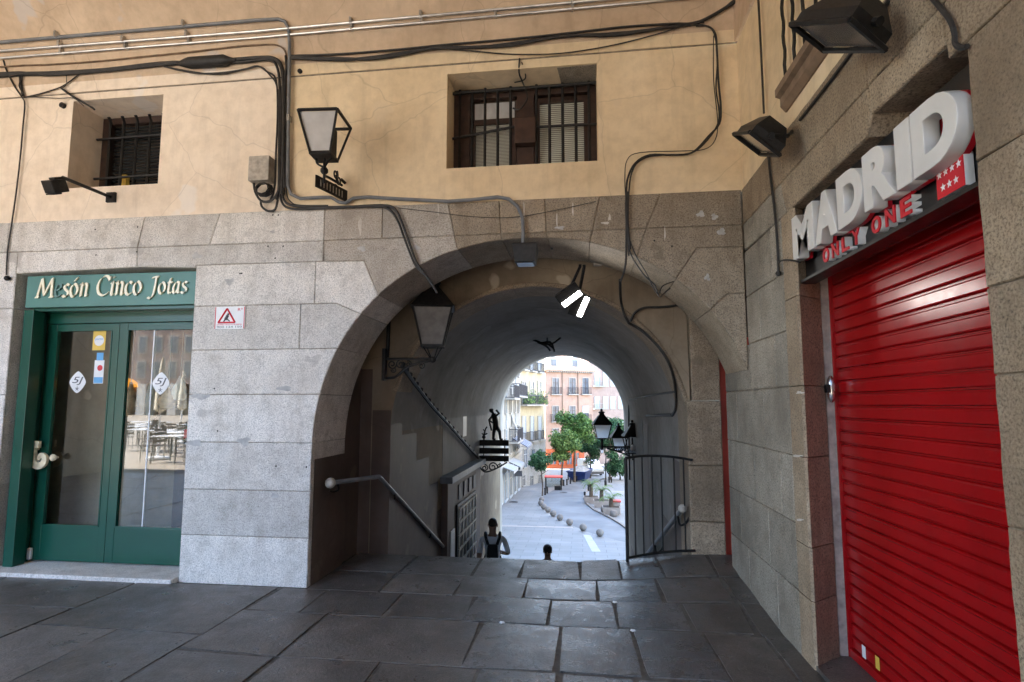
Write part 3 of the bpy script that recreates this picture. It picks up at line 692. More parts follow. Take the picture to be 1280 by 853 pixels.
rows = [(5.29, EDGE, [-2.4, -1.75, -1.05, -.6, -.03, .36, .73, 1.22, 1.75]), (4.75, 5.29, [-2.4, -1.75, -1.1, -.5, .12, .65, 1.22, 1.6]), (4.22, 4.75, [-2.63, -2.2, -1.52, -.9, -.27, .25, .78, 1.22, 1.75]),
        (3.5, 4.22, [-1.94, -.75, -.17, .35, .85, 1.24, 1.75]), (2.78, 3.5, [-1.94, -1.25, -.65, -.14, .29, .60, 1.0, 1.75]), (2.05, 2.78, [-1.94, -1.2, -.5, .2, .9, 1.7]), (1.2, 2.05, [-1.94, -1, 0, .8, 1.7]), (.2, 1.2, [-1.94, -1, 0, .8, 1.7]), (-.8, .2, [-1.94, -1, 0, .8, 1.7]), (-1.8, -.8, [-1.94, -1, 0, .8, 1.7])]
for y0, y1, xs in rows:
    for a, b in zip(xs, xs[1:]):
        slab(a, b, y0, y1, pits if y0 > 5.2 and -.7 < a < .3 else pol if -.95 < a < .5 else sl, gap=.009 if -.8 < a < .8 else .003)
slab(-2.66, -1.94, 3.5, 4.22); slab(-2.66, -1.94, 2.3, 3.5)
for y0, y1 in ((1.3, 2.3), (0, 1.3), (-1.8, 0)): slab(-2.66, -1.94, y0, y1)
for c, (xa, xb) in enumerate(((-4.0, -2.66), (-5.3, -4.0), (-6.6, -5.3), (-8.0, -6.6), (-9.4, -8.0), (-10.8, -9.4), (-12.4, -10.8), (-14, -12.4))):
    ys = [4.745, 3.77 + .3 * (c % 2), 2.75 + .25 * (c % 3), 1.6, .3 + .2 * (c % 2), -.9, -1.8]
    for y1, y0 in zip(ys, ys[1:]):
        if c == 0 and y1 < 4.5 and y1 > 3.5: slab(xa, -3.32, y0, y1, gap=.002); slab(-3.32, xb, y0, y1, gap=.002)
        else: slab(xa, xb, y0, y1, gap=.002)
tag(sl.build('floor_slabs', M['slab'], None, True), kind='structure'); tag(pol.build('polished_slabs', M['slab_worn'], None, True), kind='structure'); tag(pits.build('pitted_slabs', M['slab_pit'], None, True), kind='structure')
# raised step along the shopfront and kerb in front of the shutter
m = MB(); m.box((-5.62, 4.70, -.05), (PX0 - .003, 5.16, .035), .012); tag(m.build('shop_step', M['granite']), kind='structure')
m = MB(); m.prism([(XW + .006, YN - .6, 0), (XW + .006, YC + .02, 0), (XSH + .02, YC + .22, 0), (XSH + .02, YN - .6, 0)], (0, 0, .03)); tag(m.build('shop_threshold', M['slab']), kind='structure')

# ------------------------------------------------------------------ the passage: vestibule, barrel vault, stairs down to the street
YV = 5.50; YI = 5.95; YF = 14.4; BX, BZ, BR = -.5, 1.29, 1.6; ZB = -6.2
ps = thing('vaulted_passage', 'dark barrel vaulted passage over the descending stairs, opening to the street', 'passage', (BX, YI, 0))
m = MB()      # vestibule between the two arches
m.quad((XJ - .03, YV, -.3), (XJ - .03, YI, -.3), (XJ - .03, YI, 3.3), (XJ - .03, YV, 3.3)); m.quad((-2.9, YV, 3.25), (2.4, YV, 3.25), (2.4, YI, 3.25), (-2.9, YI, 3.25)); m.quad((2.4, YV, -.3), (2.4, YI + .1, -.3), (2.4, YI + .1, 3.3), (2.4, YV, 3.3))
m.quad((-14, YV + .001, -.3), (XJ - .02, YV + .001, -.3), (XJ - .02, YV + .001, 3.4), (-14, YV + .001, 3.4))
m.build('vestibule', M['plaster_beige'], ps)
def arc(n=36): return [(BX - BR * math.cos(math.pi * i / n), BZ + BR * math.sin(math.pi * i / n)) for i in range(n + 1)]
def arch_wall(m, y, xa, xb, zlo, ztop):
    A = [(BX - BR, zlo)] + arc() + [(BX + BR, zlo)]
    def outer(p):
        if p[1] <= BZ: return (xa if p[0] < BX else xb, p[1])
        t = (p[0] - BX) / BR
        return (xa + (xb - xa) * (t + 1) / 2, ztop if abs(t) < .985 else p[1] + (ztop - p[1]) * (1 - (abs(t) - .985) / .015))
    for p, q in zip(A, A[1:]):
        a, b = outer(p), outer(q); m.quad((p[0], y, p[1]), (q[0], y, q[1]), (b[0], y, b[1]), (a[0], y, a[1]))
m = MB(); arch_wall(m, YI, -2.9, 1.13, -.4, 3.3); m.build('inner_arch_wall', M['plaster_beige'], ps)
# dressed stone ring of the inner arch and its right-hand pier
m = MB(); T_in = lambda a, b, d: (a, d, b); A = arc(22)
cuts = [2, 6, 10, 14, 18, 22]
for i0, i1 in zip(cuts, cuts[1:]):
    A0 = [(BX - (BR - .004) * math.cos(math.pi * i / 44), BZ + (BR - .004) * math.sin(math.pi * i / 44)) for i in range(i0 * 2, i1 * 2 + 1)]
    A1 = [(BX - (BR + .05) * math.cos(math.pi * i / 44), BZ + (BR + .05) * math.sin(math.pi * i / 44)) for i in range(i0 * 2, i1 * 2 + 1)]
    block(m, A0 + A1[::-1], T_in, YI - .012, YI + .55, bev=.012)
xr = BX + BR
for za, zb in ((-.3, .42), (.42, .98), (.98, 1.64)):
    block(m, [(xr - .02, za), (1.425, za), (1.425, zb), (xr - .02, zb)], T_in, YI - .05, YI + .5, bev=.012)
block(m, [(1.135, 1.64), (1.425, 1.64), (1.425, 3.28), (1.135, 3.28)], T_in, YI - .035, YI + .4, bev=.01)
m.build('stone_ring', M['granite_right'], ps)
m = MB(); A = [(BX - BR, ZB)] + arc() + [(BX + BR, ZB)]; ys = [YI] + [YI + (YF - YI) * k / 6 for k in range(1, 7)]
arcs = arc()
for ya, yb_ in zip(ys, ys[1:]):
    for p, q in zip(arcs, arcs[1:]): m.quad((p[0], ya, p[1]), (q[0], ya, q[1]), (q[0], yb_, q[1]), (p[0], yb_, p[1]))
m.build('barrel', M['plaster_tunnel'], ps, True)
for nm, x in (('left_cheek', BX - BR), ('right_cheek', BX + BR)):
    m = MB()
    for ya, yb_ in zip(ys, ys[1:]): m.quad((x, ya, ZB), (x, yb_, ZB), (x, yb_, BZ), (x, ya, BZ))
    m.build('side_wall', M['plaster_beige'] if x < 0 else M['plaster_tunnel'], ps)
m = MB(); arch_wall(m, YF, -16, 10, ZB, 16.5); arch_wall(m, YF + .35, -16, 10, ZB, 16.5)
m.build('rear_wall', M['trim'], ps)
m = MB()
A = [(BX - BR, ZB)] + arc() + [(BX + BR, ZB)]
for p, q in zip(A, A[1:]): m.quad((p[0], YF, p[1]), (q[0], YF, q[1]), (q[0], YF + .35, q[1]), (p[0], YF + .35, p[1]))
m.build('rear_arch_reveal', M['trim'], ps, True)
# stepped dado paint on the cheeks and on the end of the vestibule
XLW = BX - BR
def dado(parent, x, steps, mat, s=1):
    m = MB()
    for ya, yb_, za, zb in steps: m.box((x, ya, za), (x + s * .004, yb_, zb))
    return m.build('painted_dado', mat, parent)
dado(ps, XLW, [(YI, 6.35, -6, 1.5), (6.35, 6.95, -6, 1.24), (6.95, 7.55, -6, .88), (7.55, 8.05, -6, .48), (8.05, 8.46, -6, .05)], M['paint_brown'])
dado(ps, XLW, [(8.3, YF - 1.7, .45, BZ + .08)], M['paint_grey'])
dado(ps, BX + BR, [(6.2, 7.0, -6, .95), (7.0, 8.0, -6, .1), (8.0, 9.4, -6, -.6), (9.5, 10.2, -6, 1.25), (10.2, YF - 1.2, -6, -1.6)], M['paint_brown'], -1)
dado(ps, BX + BR, [(10.25, YF - .9, -1.2, BZ + .1)], M['paint_grey'], -1)
m = MB(); 
for ua, va_, ub in ((433, 462, 466), (466, 513, 489)):
    a = PY(ua, va_, YI); b = PY(ub, va_, YI); m.box((a.x, YI - .004, -.3), (b.x, YI, a.z))
m.build('painted_dado', M['paint_brown'], ps)
m = MB(); m.box((XJ + .001, 4.85, -.05), (XJ + .006, 5.5, 1.1)); m.box((XJ - .03, YV, -.05), (XJ - .026, YI, 2.0)); m.build('painted_dado', M['paint_brown'], ps)  # jamb panel: the arch jamb's lack of light put in as brown
# posted notice on the cheek
m = MB(); a, b = PX(579, 521, XLW + .006), PX(583, 545, XLW + .006); m.box((XLW + .004, a.y, b.z), (XLW + .007, a.y + .3, a.z)); one('wall_notice', m, M['white'], 'narrow pale notice stuck on the grey passage wall above the sloping cable', 'notice')
# the stairs
m = MB(); NS = 29
for i in range(NS):
    y = EDGE + .32 * i; z = -.163 * i
    m.box((XLW, y, z - .163 - .6), (BX + BR, y + .35, z - .163), .012)
m.box((XLW, EDGE - .3, -1.2), (BX + BR, EDGE, -.075)); tag(m.build('stairs', M['step']), kind='structure')
# red door in the vestibule
rd = thing('red_door', 'plain red wooden door glimpsed in the dark gap behind the arch cheek', 'door', (1.9, YI, .15))
m = MB(); m.box((1.43, YI + .02, -.1), (2.38, YI + .06, 2.3), .006); m.build('leaf', M['red_dark'], rd)
m = MB()
for k in range(3): m.box((1.56, YI + .008, .3 + .7 * k), (2.3, YI + .018, .85 + .7 * k), .004)
m.build('panel', M['red_dark'], rd)
m = MB(); m.box((1.43, YI + .021, 2.302), (2.38, YI + .1, 3.24)); m.build('transom', M['wood_dark'], rd)

# ------------------------------------------------------------------ restaurant entrance
YD = 5.06; DX0, DX1 = -5.57, PX0 - .004
sh = thing('shop_entrance', 'dark green glazed shop entrance with a pale curled handle in the pale pier wall', 'shopfront', (-4.6, YD, 0))
m = MB(); m.box((DX0, 4.86, .036), (DX0 + .11, 4.98, 2.545), .004); m.box((DX0, 4.98, .036), (DX0 + .06, YD, 2.545)); m.build('side_post', M['green'], sh)
m = MB(); m.box((DX0 + .06, YD - .01, 2.43), (DX1, YD + .08, 2.545), .004); m.build('head_rail', M['green'], sh)
m = MB(); m.box((DX0 + .06, 4.90, 2.535), (DX1, YD - .012, 2.565)); m.build('soffit_strip', M['green'], sh)
def leafdoor(name, xa, xb, st, top, bot, parent, st2=None):
    z0 = .05; zt = 2.425; f = MB(); s2 = st2 or st
    f.box((xa, YD, z0), (xa + st, YD + .05, zt), .004); f.box((xb - s2, YD, z0), (xb, YD + .05, zt), .004)
    f.box((xa + st, YD + .002, zt - top), (xb - s2, YD + .048, zt), .004); f.box((xa + st, YD + .002, z0), (xb - s2, YD + .048, z0 + bot), .004)
    d = f.build(name, M['green'], parent)
    b = MB(); g0, g1, h0, h1 = xa + st, xb - s2, z0 + bot, zt - top
    for bx in (((g0, h0), (g0 + .014, h1)), ((g1 - .014, h0), (g1, h1))): b.box((bx[0][0], YD - .004, bx[0][1]), (bx[1][0], YD + .02, bx[1][1]))
    b.box((g0, YD - .004, h0), (g1, YD + .02, h0 + .014)); b.build('glazing_bead', M['green'], d)
    gl = MB(); gl.quad((g0, YD + .026, h0), (g1, YD + .026, h0), (g1, YD + .026, h1), (g0, YD + .026, h1)); p = gl.build('glass', M['glass'], d)
    return d, p, (g0, g1, h0, h1)
xm_ = PY(139, 560, YD).x
dl, gl_, gL = leafdoor('door_leaf', DX0 + .065, xm_, .115, .075, .34, sh, .075)
dr, gr_, gR = leafdoor('fixed_panel', xm_ + .004, DX1, .09, .075, .34, sh, .04)
# centre joint of the right-hand glass
m = MB(); xg = PY(181, 560, YD).x; m.box((xg, YD + .022, gR[2]), (xg + .012, YD + .034, gR[3])); m.build('glass_joint', M['white'], dr)
m = MB(); m.box((DX0 + .07, YD - .03, .06), (DX0 + .11, YD - .002, .17), .006); m.build('door_stop', M['white'], sh)
# curled handle
def hk(u, v): p = PY(u, v, YD - .06); return V((p.x, YD - .07, p.z))
m = MB(); pth = spline([hk(41, 554), hk(41, 563), hk(41, 573), hk(43, 580), hk(48.5, 582.5), hk(54.5, 579), hk(56, 572.5), hk(52.5, 569), hk(49.5, 572), hk(51, 574.5)], 6); wd = [.034] * 24 + [.034 - .0006 * i for i in range(60)]; vs_ = []
for i, p in enumerate(pth):
    t = (pth[min(i + 1, len(pth) - 1)] - pth[max(i - 1, 0)]).normalized(); nn = V((-t.z, 0, t.x)) * max(.012, wd[i])
    vs_ += [p + nn, p - nn, p + nn + V((0, .028, 0)), p - nn + V((0, .028, 0))]
nP = len(pth); m.add(vs_, [f for i in range(nP - 1) for f in ((4 * i, 4 * i + 1, 4 * i + 5, 4 * i + 4), (4 * i + 2, 4 * i + 6, 4 * i + 7, 4 * i + 3), (4 * i, 4 * i + 4, 4 * i + 6, 4 * i + 2), (4 * i + 1, 4 * i + 3, 4 * i + 7, 4 * i + 5))] + [(0, 2, 3, 1), (4 * nP - 4, 4 * nP - 3, 4 * nP - 1, 4 * nP - 2)])
q0_, q1_ = hk(33.5, 560), hk(50, 551.5); m.box((q0_.x, q0_.y - .004, q0_.z), (q1_.x, q0_.y + .03, q1_.z), .004)
m.tube([hk(41, 562) + V((0, .02, 0)), hk(41, 562) + V((0, .07, 0))], .012); m.tube([hk(46, 582) + V((0, .02, 0)), hk(46, 582) + V((0, .07, 0))], .012)
m.build('door_handle', M['brass'], dl)
m = MB(); c = PY(69, 572, YD - .03); m.lathe([(.012, 0), (.012, .03), (.03, .04), (.035, .06), (.02, .075)], (c.x, YD, c.z), 14, (0, -1, 0)); m.build('door_knob', M['brass'], dl, True)
# decals and stickers
def decal(u, v, w, h, mat, parent, name, y=YD + .024, shape='diamond'):
    c = PY(u, v, y); m = MB()
    if shape == 'diamond':
        pts = []
        for k in range(40):
            a = 2 * math.pi * k / 40; ca, sa = math.cos(a), math.sin(a); rr = 1 / (abs(ca) ** 1.35 + abs(sa) ** 1.35) ** (1 / 1.35)
            pts.append((c.x + w / 2 * ca * rr, y, c.z + h / 2 * sa * rr))
        m.prism(pts, (0, .001, 0))
    else: m.box((c.x - w / 2, y, c.z - h / 2), (c.x + w / 2, y + .001, c.z + h / 2))
    return m.build(name, mat, parent), c
for u, v, par in ((97, 478, dl), (201, 479.5, dr)):
    o, c = decal(u, v, .19, .225, M['white'], par, 'round_decal')
    text_mesh('decal_lettering', '5J', M['ink'], o, FRONT((c.x - .062, YD + .0235, c.z - .03)), extrude=.0006, fit=(.125, .085), shear=.25)
    st = MB()
    for k in range(5):
        a = 2 * math.pi * k / 5 + .3; st.tube([(c.x, YD + .0232, c.z - .066), (c.x + .022 * math.cos(a), YD + .0232, c.z - .066 + .022 * math.sin(a))], .003, 4)
    st.build('decal_star', M['ink'], o)
o, c = decal(124, 426, .145, .20, M['sticker_yellow'], dl, 'sticker', shape='r')
m = MB(); m.lathe([(.055, 0), (.055, .0008)], (c.x, YD + .0238, c.z), 24, (0, -1, 0)); m.build('sticker_disc', M['white'], o)
text_mesh('sticker_lettering', 'gourmet', M['sticker_blue'], o, FRONT((c.x - .045, YD + .0225, c.z)), extrude=.0003, fit=(.09, .025))
o, c = decal(125, 446, .075, .08, M['sticker_blue'], dl, 'sticker', shape='r')
o, c = decal(123.5, 465, .11, .24, M['white'], dl, 'sticker', shape='r')
m = MB(); m.lathe([(.03, 0), (.03, .0008)], (c.x + .01, YD + .0238, c.z + .04), 20, (0, -1, 0)); m.build('sticker_dot', M['letter_red'], o)
m = MB(); m.box((c.x - .05, YD + .0228, c.z - .115), (c.x + .05, YD + .0238, c.z - .055)); m.build('sticker_band', M['sticker_blue'], o)

# fascia with raised calligraphic lettering
YB = 4.86
fs = thing('shop_sign', 'teal fascia board with pale gold raised lettering over the green shop door', 'sign', (-4.6, YB, 2.7))
pA, pB = PY(34, 382, YB), PY(245, 338, YB)
m = MB(); m.box((DX0 + .005, YB, 2.568), (DX1, YB + .07, 2.893), .006); m.build('board', M['green_sign'], fs)
NIB = R(38)
def pen(strokes, o, s, w=.17, ang=NIB, th=.012, y=YB - .018):
    m = MB(); nv = V((math.cos(ang), math.sin(ang))) * w / 2
    for si, st in enumerate(strokes):
        closed = st[0] == 'o'
        pts = [V(p) for p in (st[1:] if closed else st)]
        pts = spline(pts, 8, closed) if len(pts) > 2 else [pts[0], pts[0].lerp(pts[1], .5), pts[1]]
        if closed: pts.append(pts[0])
        vs = []; yy = y - .0006 * si
        for i, p in enumerate(pts):
            t = (pts[min(i + 1, len(pts) - 1)] - pts[max(i - 1, 0)])
            if closed and i in (0, len(pts) - 1): t = pts[1] - pts[-2]
            t = t.normalized() if t.length > 0 else V((1, 0)); nn = V((-t.y, t.x)); k = nn if nn.dot(nv) >= 0 else -nn
            h = nv + k * .022
            for q in (p + h, p - h):
                X = o[0] + (q.x + q.y * .06) * s; Z = o[1] + q.y * s
                vs += [(X, yy, Z), (X, yy + th, Z)]
        fs_ = []
        for i in range(len(pts) - 1):
            a, b = 4 * i, 4 * (i + 1)
            fs_ += [(a, b, b + 2, a + 2), (a + 1, a + 3, b + 3, b + 1), (a, a + 1, b + 1, b), (a + 2, b + 2, b + 3, a + 3)]
        n = 4 * (len(pts) - 1); fs_ += [(0, 2, 3, 1), (n, n + 1, n + 3, n + 2)]
        m.add(vs, fs_)
    return m
GL = {
    'M': ([[(.0, .02), (.28, 1.5)], [(.28, 1.5), (.62, .15)], [(.62, .15), (1.16, 1.5)], [(1.16, 1.5), (1.26, .02)], [(-.12, .03), (.18, .03)], [(1.1, .03), (1.45, .03)]], 1.5),
    'e': ([[(.08, .52), (.5, .68), (.42, .98), (.18, .92), (.03, .5), (.16, .06), (.55, .16)]], .72),
    's': ([[(.46, .88), (.26, 1.0), (.08, .82), (.2, .58), (.42, .4), (.42, .14), (.18, .0), (.0, .12)]], .62),
    'o': ([['o', (.34, 1.0), (.08, .78), (.03, .36), (.24, .0), (.52, .2), (.6, .62)]], .82),
    'ó': ([['o', (.34, 1.0), (.08, .78), (.03, .36), (.24, .0), (.52, .2), (.6, .62)], [(.28, 1.22), (.5, 1.5)]], .82),
    'n': ([[(.0, .92), (.12, 1.0), (.12, .02)], [(.12, .72), (.38, 1.0), (.56, .86), (.54, .3), (.56, .04), (.7, .1)]], .82),
    'C': ([[(1.0, 1.2), (.86, 1.42), (.58, 1.5), (.2, 1.2), (.06, .7), (.2, .2), (.6, .0), (1.0, .22)], [(1.0, 1.42), (.99, 1.16)]], 1.18),
    'i': ([[(.0, .9), (.12, 1.0), (.1, .1), (.24, .06)], [(.12, 1.34), (.2, 1.42)]], .4),
    'c': ([[(.52, .86), (.32, 1.0), (.06, .74), (.05, .3), (.26, .0), (.56, .16)]], .68),
    'J': ([[(.1, 1.42), (.42, 1.5), (.7, 1.5)], [(.5, 1.46), (.44, .6), (.34, -.1), (.1, -.4), (-.14, -.3)]], .82),
    't': ([[(.26, 1.34), (.16, .9), (.14, .2), (.24, .02), (.46, .12)], [(.0, .97), (.46, .97)]], .56),
    'a': ([[(.52, .9), (.28, 1.0), (.04, .6), (.06, .12), (.24, .02), (.5, .5)], [(.52, 1.0), (.48, .2), (.54, .03), (.68, .1)]], .8),
}
def px_x(u): return PY(u, 365, YB).x
def word(w, ua, ub, zb, sx):
    tot = sum(GL[c][1] for c in w); k = (px_x(ub) - px_x(ua)) / tot; x = px_x(ua)
    for c in w:
        mt = M['letter_grey'] if c == 'e' else M['letter_gold']
        pen(GL[c][0], (x, zb), k).build('letter', mt, fs); x += GL[c][1] * k
zb = PY(130, 370.5, YB).z
word('Mesón', 48.5, 113, zb, 1); word('Cinco', 122, 180, zb + .005, 1); word('Jotas', 188.5, 236, zb + .008, 1)

# the room behind the glass
rm = thing('restaurant_interior', 'brown panelled lobby with a patterned tile dado behind the green glazed door', 'interior', (-4.6, 5.6, 0))
m = MB(); m.box((-6.2, 6.9, 0), (-2.9, 7.0, 3)); m.box((-6.25, YD + .09, 0), (-6.2, 6.9, 3)); m.box((-2.95, YD + .09, 0), (-2.9, 6.9, 3)); m.box((-6.25, YD + .09, 2.6), (-2.9, 7, 2.65)); m.box((-6.25, YD + .09, -.02), (-2.9, 7, .03)); m.build('shell', M['dark_room'], rm)
m = MB(); m.box((-6.2, 5.75, 1.15), (-4.75, 5.8, 2.6)); m.build('wood_panel', M['wood_panel'], rm)
m = MB(); m.box((-6.2, 5.74, .03), (-4.75, 5.8, 1.12)); m.build('tile_dado', M['tile_dado'], rm)
m = MB(); m.box((-6.2, 5.72, 1.12), (-4.75, 5.81, 1.16)); m.build('dado_rail', M['ink'], rm)
c = PY(94, 523, 5.74); m = MB(); m.box((c.x - .07, 5.72, c.z - .06), (c.x + .07, 5.745, c.z + .06), .005); m.build('wall_plate', M['box_grey'], rm)
sf = thing('bottle_shelf', 'dark shelf unit in the shop window holding wine bottles', 'shelf', (-4.05, 5.5, 0))
m = MB(); m.box((-4.28, 5.45, .03), (-3.5, 5.85, 1.18), .005); m.box((-4.28, 5.8, 1.18), (-3.5, 5.85, 2.2)); m.build('cabinet', M['wood_dark'], sf)
m = MB(); m.box((-4.28, 5.45, 1.72), (-3.5, 5.8, 1.75)); m.build('shelf_board', M['wood_dark'], sf)
bt = None
for k, (bx, lab) in enumerate(((-4.20, 'wine bottle with a red capsule and red label in the shop window'), (-4.09, 'wine bottle with a white label beside the red capped one'), (-3.97, 'dark wine bottle half hidden by the window edge'))):
    b = thing('wine_bottle', lab, 'bottle', (bx, 5.52, 1.182), 'bottles in the shop window')
    m = MB(); m.lathe([(.036, 0), (.038, .02), (.038, .19), (.03, .225), (.014, .25), (.014, .30)], (bx, 5.52, 1.182), 16); m.build('glass_body', M['bottle'], b, True)
    m = MB(); m.lathe([(.0155, .25), (.0155, .31)], (bx, 5.52, 1.182), 12); m.build('capsule', M['letter_red'], b, True)
    m = MB(); m.lathe([(.0388, .06), (.0388, .15)], (bx, 5.52, 1.182), 16); m.build('label', M['letter_red'] if k == 0 else M['white'], b, True)
for k, (u, v0, v1, r, lab, mt) in enumerate(((193, 462, 526, .07, 'long ham in pale netting hanging in the shop window', 'cloth'), (164, 478, 522, .075, 'ham in tan netting hanging next to the orange dome', 'ham'), (211, 485, 512, .10, 'rounded brown ham hanging behind the glass', 'ham'), (226, 470, 502, .08, 'cream cloth wrapped ham hung at the window edge', 'cloth'))):
    a, b = PY(u, v0, 5.45), PY(u, v1, 5.45); h = a.z - b.z; t = thing('hanging_ham', lab, 'ham', (a.x, 5.45, b.z), 'hams hanging in the shop window')
    m = MB(); m.lathe([(.012, h), (.02, h * .93), (r * .4, h * .82), (r * .9, h * .5), (r, h * .3), (r * .7, h * .08), (r * .15, 0)], (a.x, 5.45, b.z), 14); m.build('ham_body', M[mt], t, True)
    m = MB(); m.tube([(a.x, 5.45, a.z), (a.x, 5.45, 2.6)], .004, 5); m.build('cord', M['cloth'], t)
for k, (u, v, lab) in enumerate(((161, 480, 'lower glowing orange dome on a white stand, in place of a mirrored parasol'), (167, 470, 'upper glowing orange dome on a white stand, in place of a mirrored parasol'))):
    c = PY(u, v, 5.55 + .2 * k); t = thing('orange_dome_glow', lab, 'lamp', (c.x, c.y, .03), 'glowing orange domes in place of mirrored parasols')
    m = MB(); m.lathe([(.17, 0), (.155, .05), (.10, .09), (.02, .105)], (c.x, c.y, c.z - .04), 20); m.build('parasol_glow', M['orange'], t, True)  # glowing dome added in place of a parasol reflected from the square
    m = MB(); m.tube([(c.x, c.y, c.z - .01), (c.x, c.y, .05)], .012); m.lathe([(.13, 0), (.12, .02), (.02, .03)], (c.x, c.y, .03), 16); m.build('stand', M['white'], t)

# alarm notice on the pier
al = thing('alarm_plate', 'small white alarm plate with a red triangle on the pale granite pier', 'sign', FW(288, 397))
a, b = FW(270, 384), FW(306.5, 411.5)
m = MB(); m.box((a.x, YW - .012, b.z), (b.x, YW - .001, a.z), .002); m.build('plate', M['white'], al)
m = MB()
for xx in (a.x + .004, b.x - .012): m.box((xx, YW - .0128, b.z + .004), (xx + .008, YW - .0118, a.z - .004))
m.build('red_edge', M['letter_red'], al)
cx = a.x + .125; w = b.x - a.x
tri = [V((cx - .085, 0, b.z + .062)), V((cx + .085, 0, b.z + .062)), V((cx, 0, a.z - .02))]
m = MB()
for p, q in zip(tri, tri[1:] + tri[:1]): m.tube([(p.x, YW - .012, p.z), (q.x, YW - .012, q.z)], .0085, 6)
m.build('triangle', M['letter_red'], al)
m = MB(); m.ball((cx + .012, YW - .0125, b.z + .14), .012, 10, (1, .2, 1)); m.tube([(cx + .01, YW - .0125, b.z + .13), (cx - .012, YW - .0125, b.z + .09)], .014, 6); m.tube([(cx - .01, YW - .0125, b.z + .1), (cx - .03, YW - .0125, b.z + .072)], .006, 5); m.tube([(cx, YW - .0125, b.z + .1), (cx + .03, YW - .0125, b.z + .075)], .006, 5); m.build('triangle_figure', M['ink'], al)
text_mesh('phone_number', '900 124 150', M['ink'], al, FRONT((a.x + .028, YW - .0122, b.z + .012)), extrude=.0006, fit=(w - .056, .018))
text_mesh('warning_line', 'CONECTADO A ALARMA', M['letter_red'], al, FRONT((a.x + .028, YW - .0122, b.z + .037)), extrude=.0006, fit=(w - .056, .013))
text_mesh('corner_mark', 'R*', M['letter_red'], al, FRONT((b.x - .075, YW - .0122, a.z - .045)), extrude=.0006, fit=(.05, .03))

# ------------------------------------------------------------------ red roller shutter and its sign
rs = thing('roller_shutter', 'closed glossy red roller shutter of the shop in the right-hand wall', 'shutter', (XSH, 3, 0))
SY0, SY1 = YN - .12, 3.885
m = MB(); z = .085; pitch = .0795
while z < 2.75:
    prof = [(0, 0), (-.009, .004), (-.012, .010), (-.012, pitch - .022), (-.016, pitch - .017), (-.016, pitch - .012), (-.008, pitch - .008), (.006, pitch - .006), (.006, pitch - .002), (0, pitch)]
    vs = [(XSH + a, y, z + b) for y in (SY0, SY1) for a, b in prof]; n = len(prof)
    m.add(vs, [(i, i + 1, n + i + 1, n + i) for i in range(n - 1)]); z += pitch
m.build('slat_curtain', M['red_shutter'], rs)
m = MB(); m.box((XSH - .03, SY0, .032), (XSH + .02, SY1, .083), .006); m.build('bottom_bar', M['red_shutter'], rs)
m = MB(); m.box((XSH - .035, SY1 - .03, .03), (XSH + .02, SY1 + .015, 2.75), .004); m.build('guide_rail', M['red_shutter'], rs)
m = MB(); m.box((1.598, 3.862, .03), (1.655, 3.93, 2.8), .003); m.build('side_post', M['box_grey'], rs)
for u, v, mt in ((1080, 815, 'white'), (1097, 829, 'sticker_yellow')):
    p = PX(u, v, XSH - .016); m = MB(); m.box((XSH - .018, p.y - .02, p.z - .035), (XSH - .0155, p.y + .02, p.z + .035)); m.build('sticker', M[mt], rs)
p = PX(1058, 763, XSH); m = MB(); m.box((XSH - .06, SY1 - .02, p.z - .03), (XSH - .036, SY1 + .01, p.z + .03), .004); m.build('lock', M['iron'], rs)

XB = 1.47
ms = thing('shop_sign', 'black fascia with thick pale raised capitals and red lettering over the red shutter', 'sign', (XB, 3, 2.6))

ZB0, ZB1 = 2.385, 2.885
m = MB(); m.box((XB, YN - .05, ZB0), (XB + .06, 3.765, ZB1), .003); m.build('board', M['black_sign'], ms)
m = MB(); m.box((XB - .05, YN - .05, ZB0 - .004), (XB - .001, 3.765, ZB0 + .016), .002); m.build('lower_lip', M['black_sign'], ms)
XLt = XB - .072
yA, yB_ = PX(997, 300, XLt).y, PX(1211, 165, XLt).y; zl, zh = PX(1003, 328, XLt).z + .022, PX(1182, 113, XLt).z
ws = [1.12, .98, .92, .92, .38, .98]; span = yA - yB_; tot = sum(ws) + .04 * 5; yy = yA
for ch, w in zip('MADRID', ws):
    wd = w * span / tot
    o = text_mesh('letter', ch, M['letter_white'], ms, SIDE((XLt, yy, zl)), extrude=.026, bold=.05, bevel=.007, fit=(wd, zh - zl))
    text_mesh('letter_back', ch, M['letter_red'], o, SIDE((XB - .03, yy, zl)), extrude=.012, bold=.045, fit=(wd, zh - zl))
    m = MB(); m.tube([(XLt + .02, yy - wd * .5, zl + .2), (XB, yy - wd * .5, zl + .2)], .01, 6); m.build('stand_off', M['white'], o)
    yy -= wd + .04 * span / tot
def small(s, u0, v0, u1, v1):
    XS_ = XB - .045; a, b = PX(u0, v0, XS_), PX(u1, v1, XS_); k = (a.y - b.y) / len(s)
    for i, ch in enumerate(s):
        y = a.y - k * i; o = text_mesh('letter', ch, M['letter_red'], ms, SIDE((XS_, y, 2.425)), extrude=.003, bold=.03, fit=(k * .66, .082))
        text_mesh('letter_side', ch, M['white'], o, SIDE((XB - .021, y, 2.425)), extrude=.019, bold=.03, fit=(k * .66, .082))
small('ONLY', 1029, 322, 1080, 296); small('ONE', 1090, 285, 1147, 258)
a, b = PX(1171, 222, XB - .04), PX(1208, 240, XB - .04)
m = MB(); m.box((XB - .04, b.y, 2.415), (XB - .005, a.y, 2.545), .002); fl = m.build('flag_emblem', M['white'], ms)
m = MB(); m.box((XB - .043, b.y, 2.415), (XB - .0405, a.y, 2.545)); m.build('flag_face', M['letter_red'], fl)
w = a.y - b.y
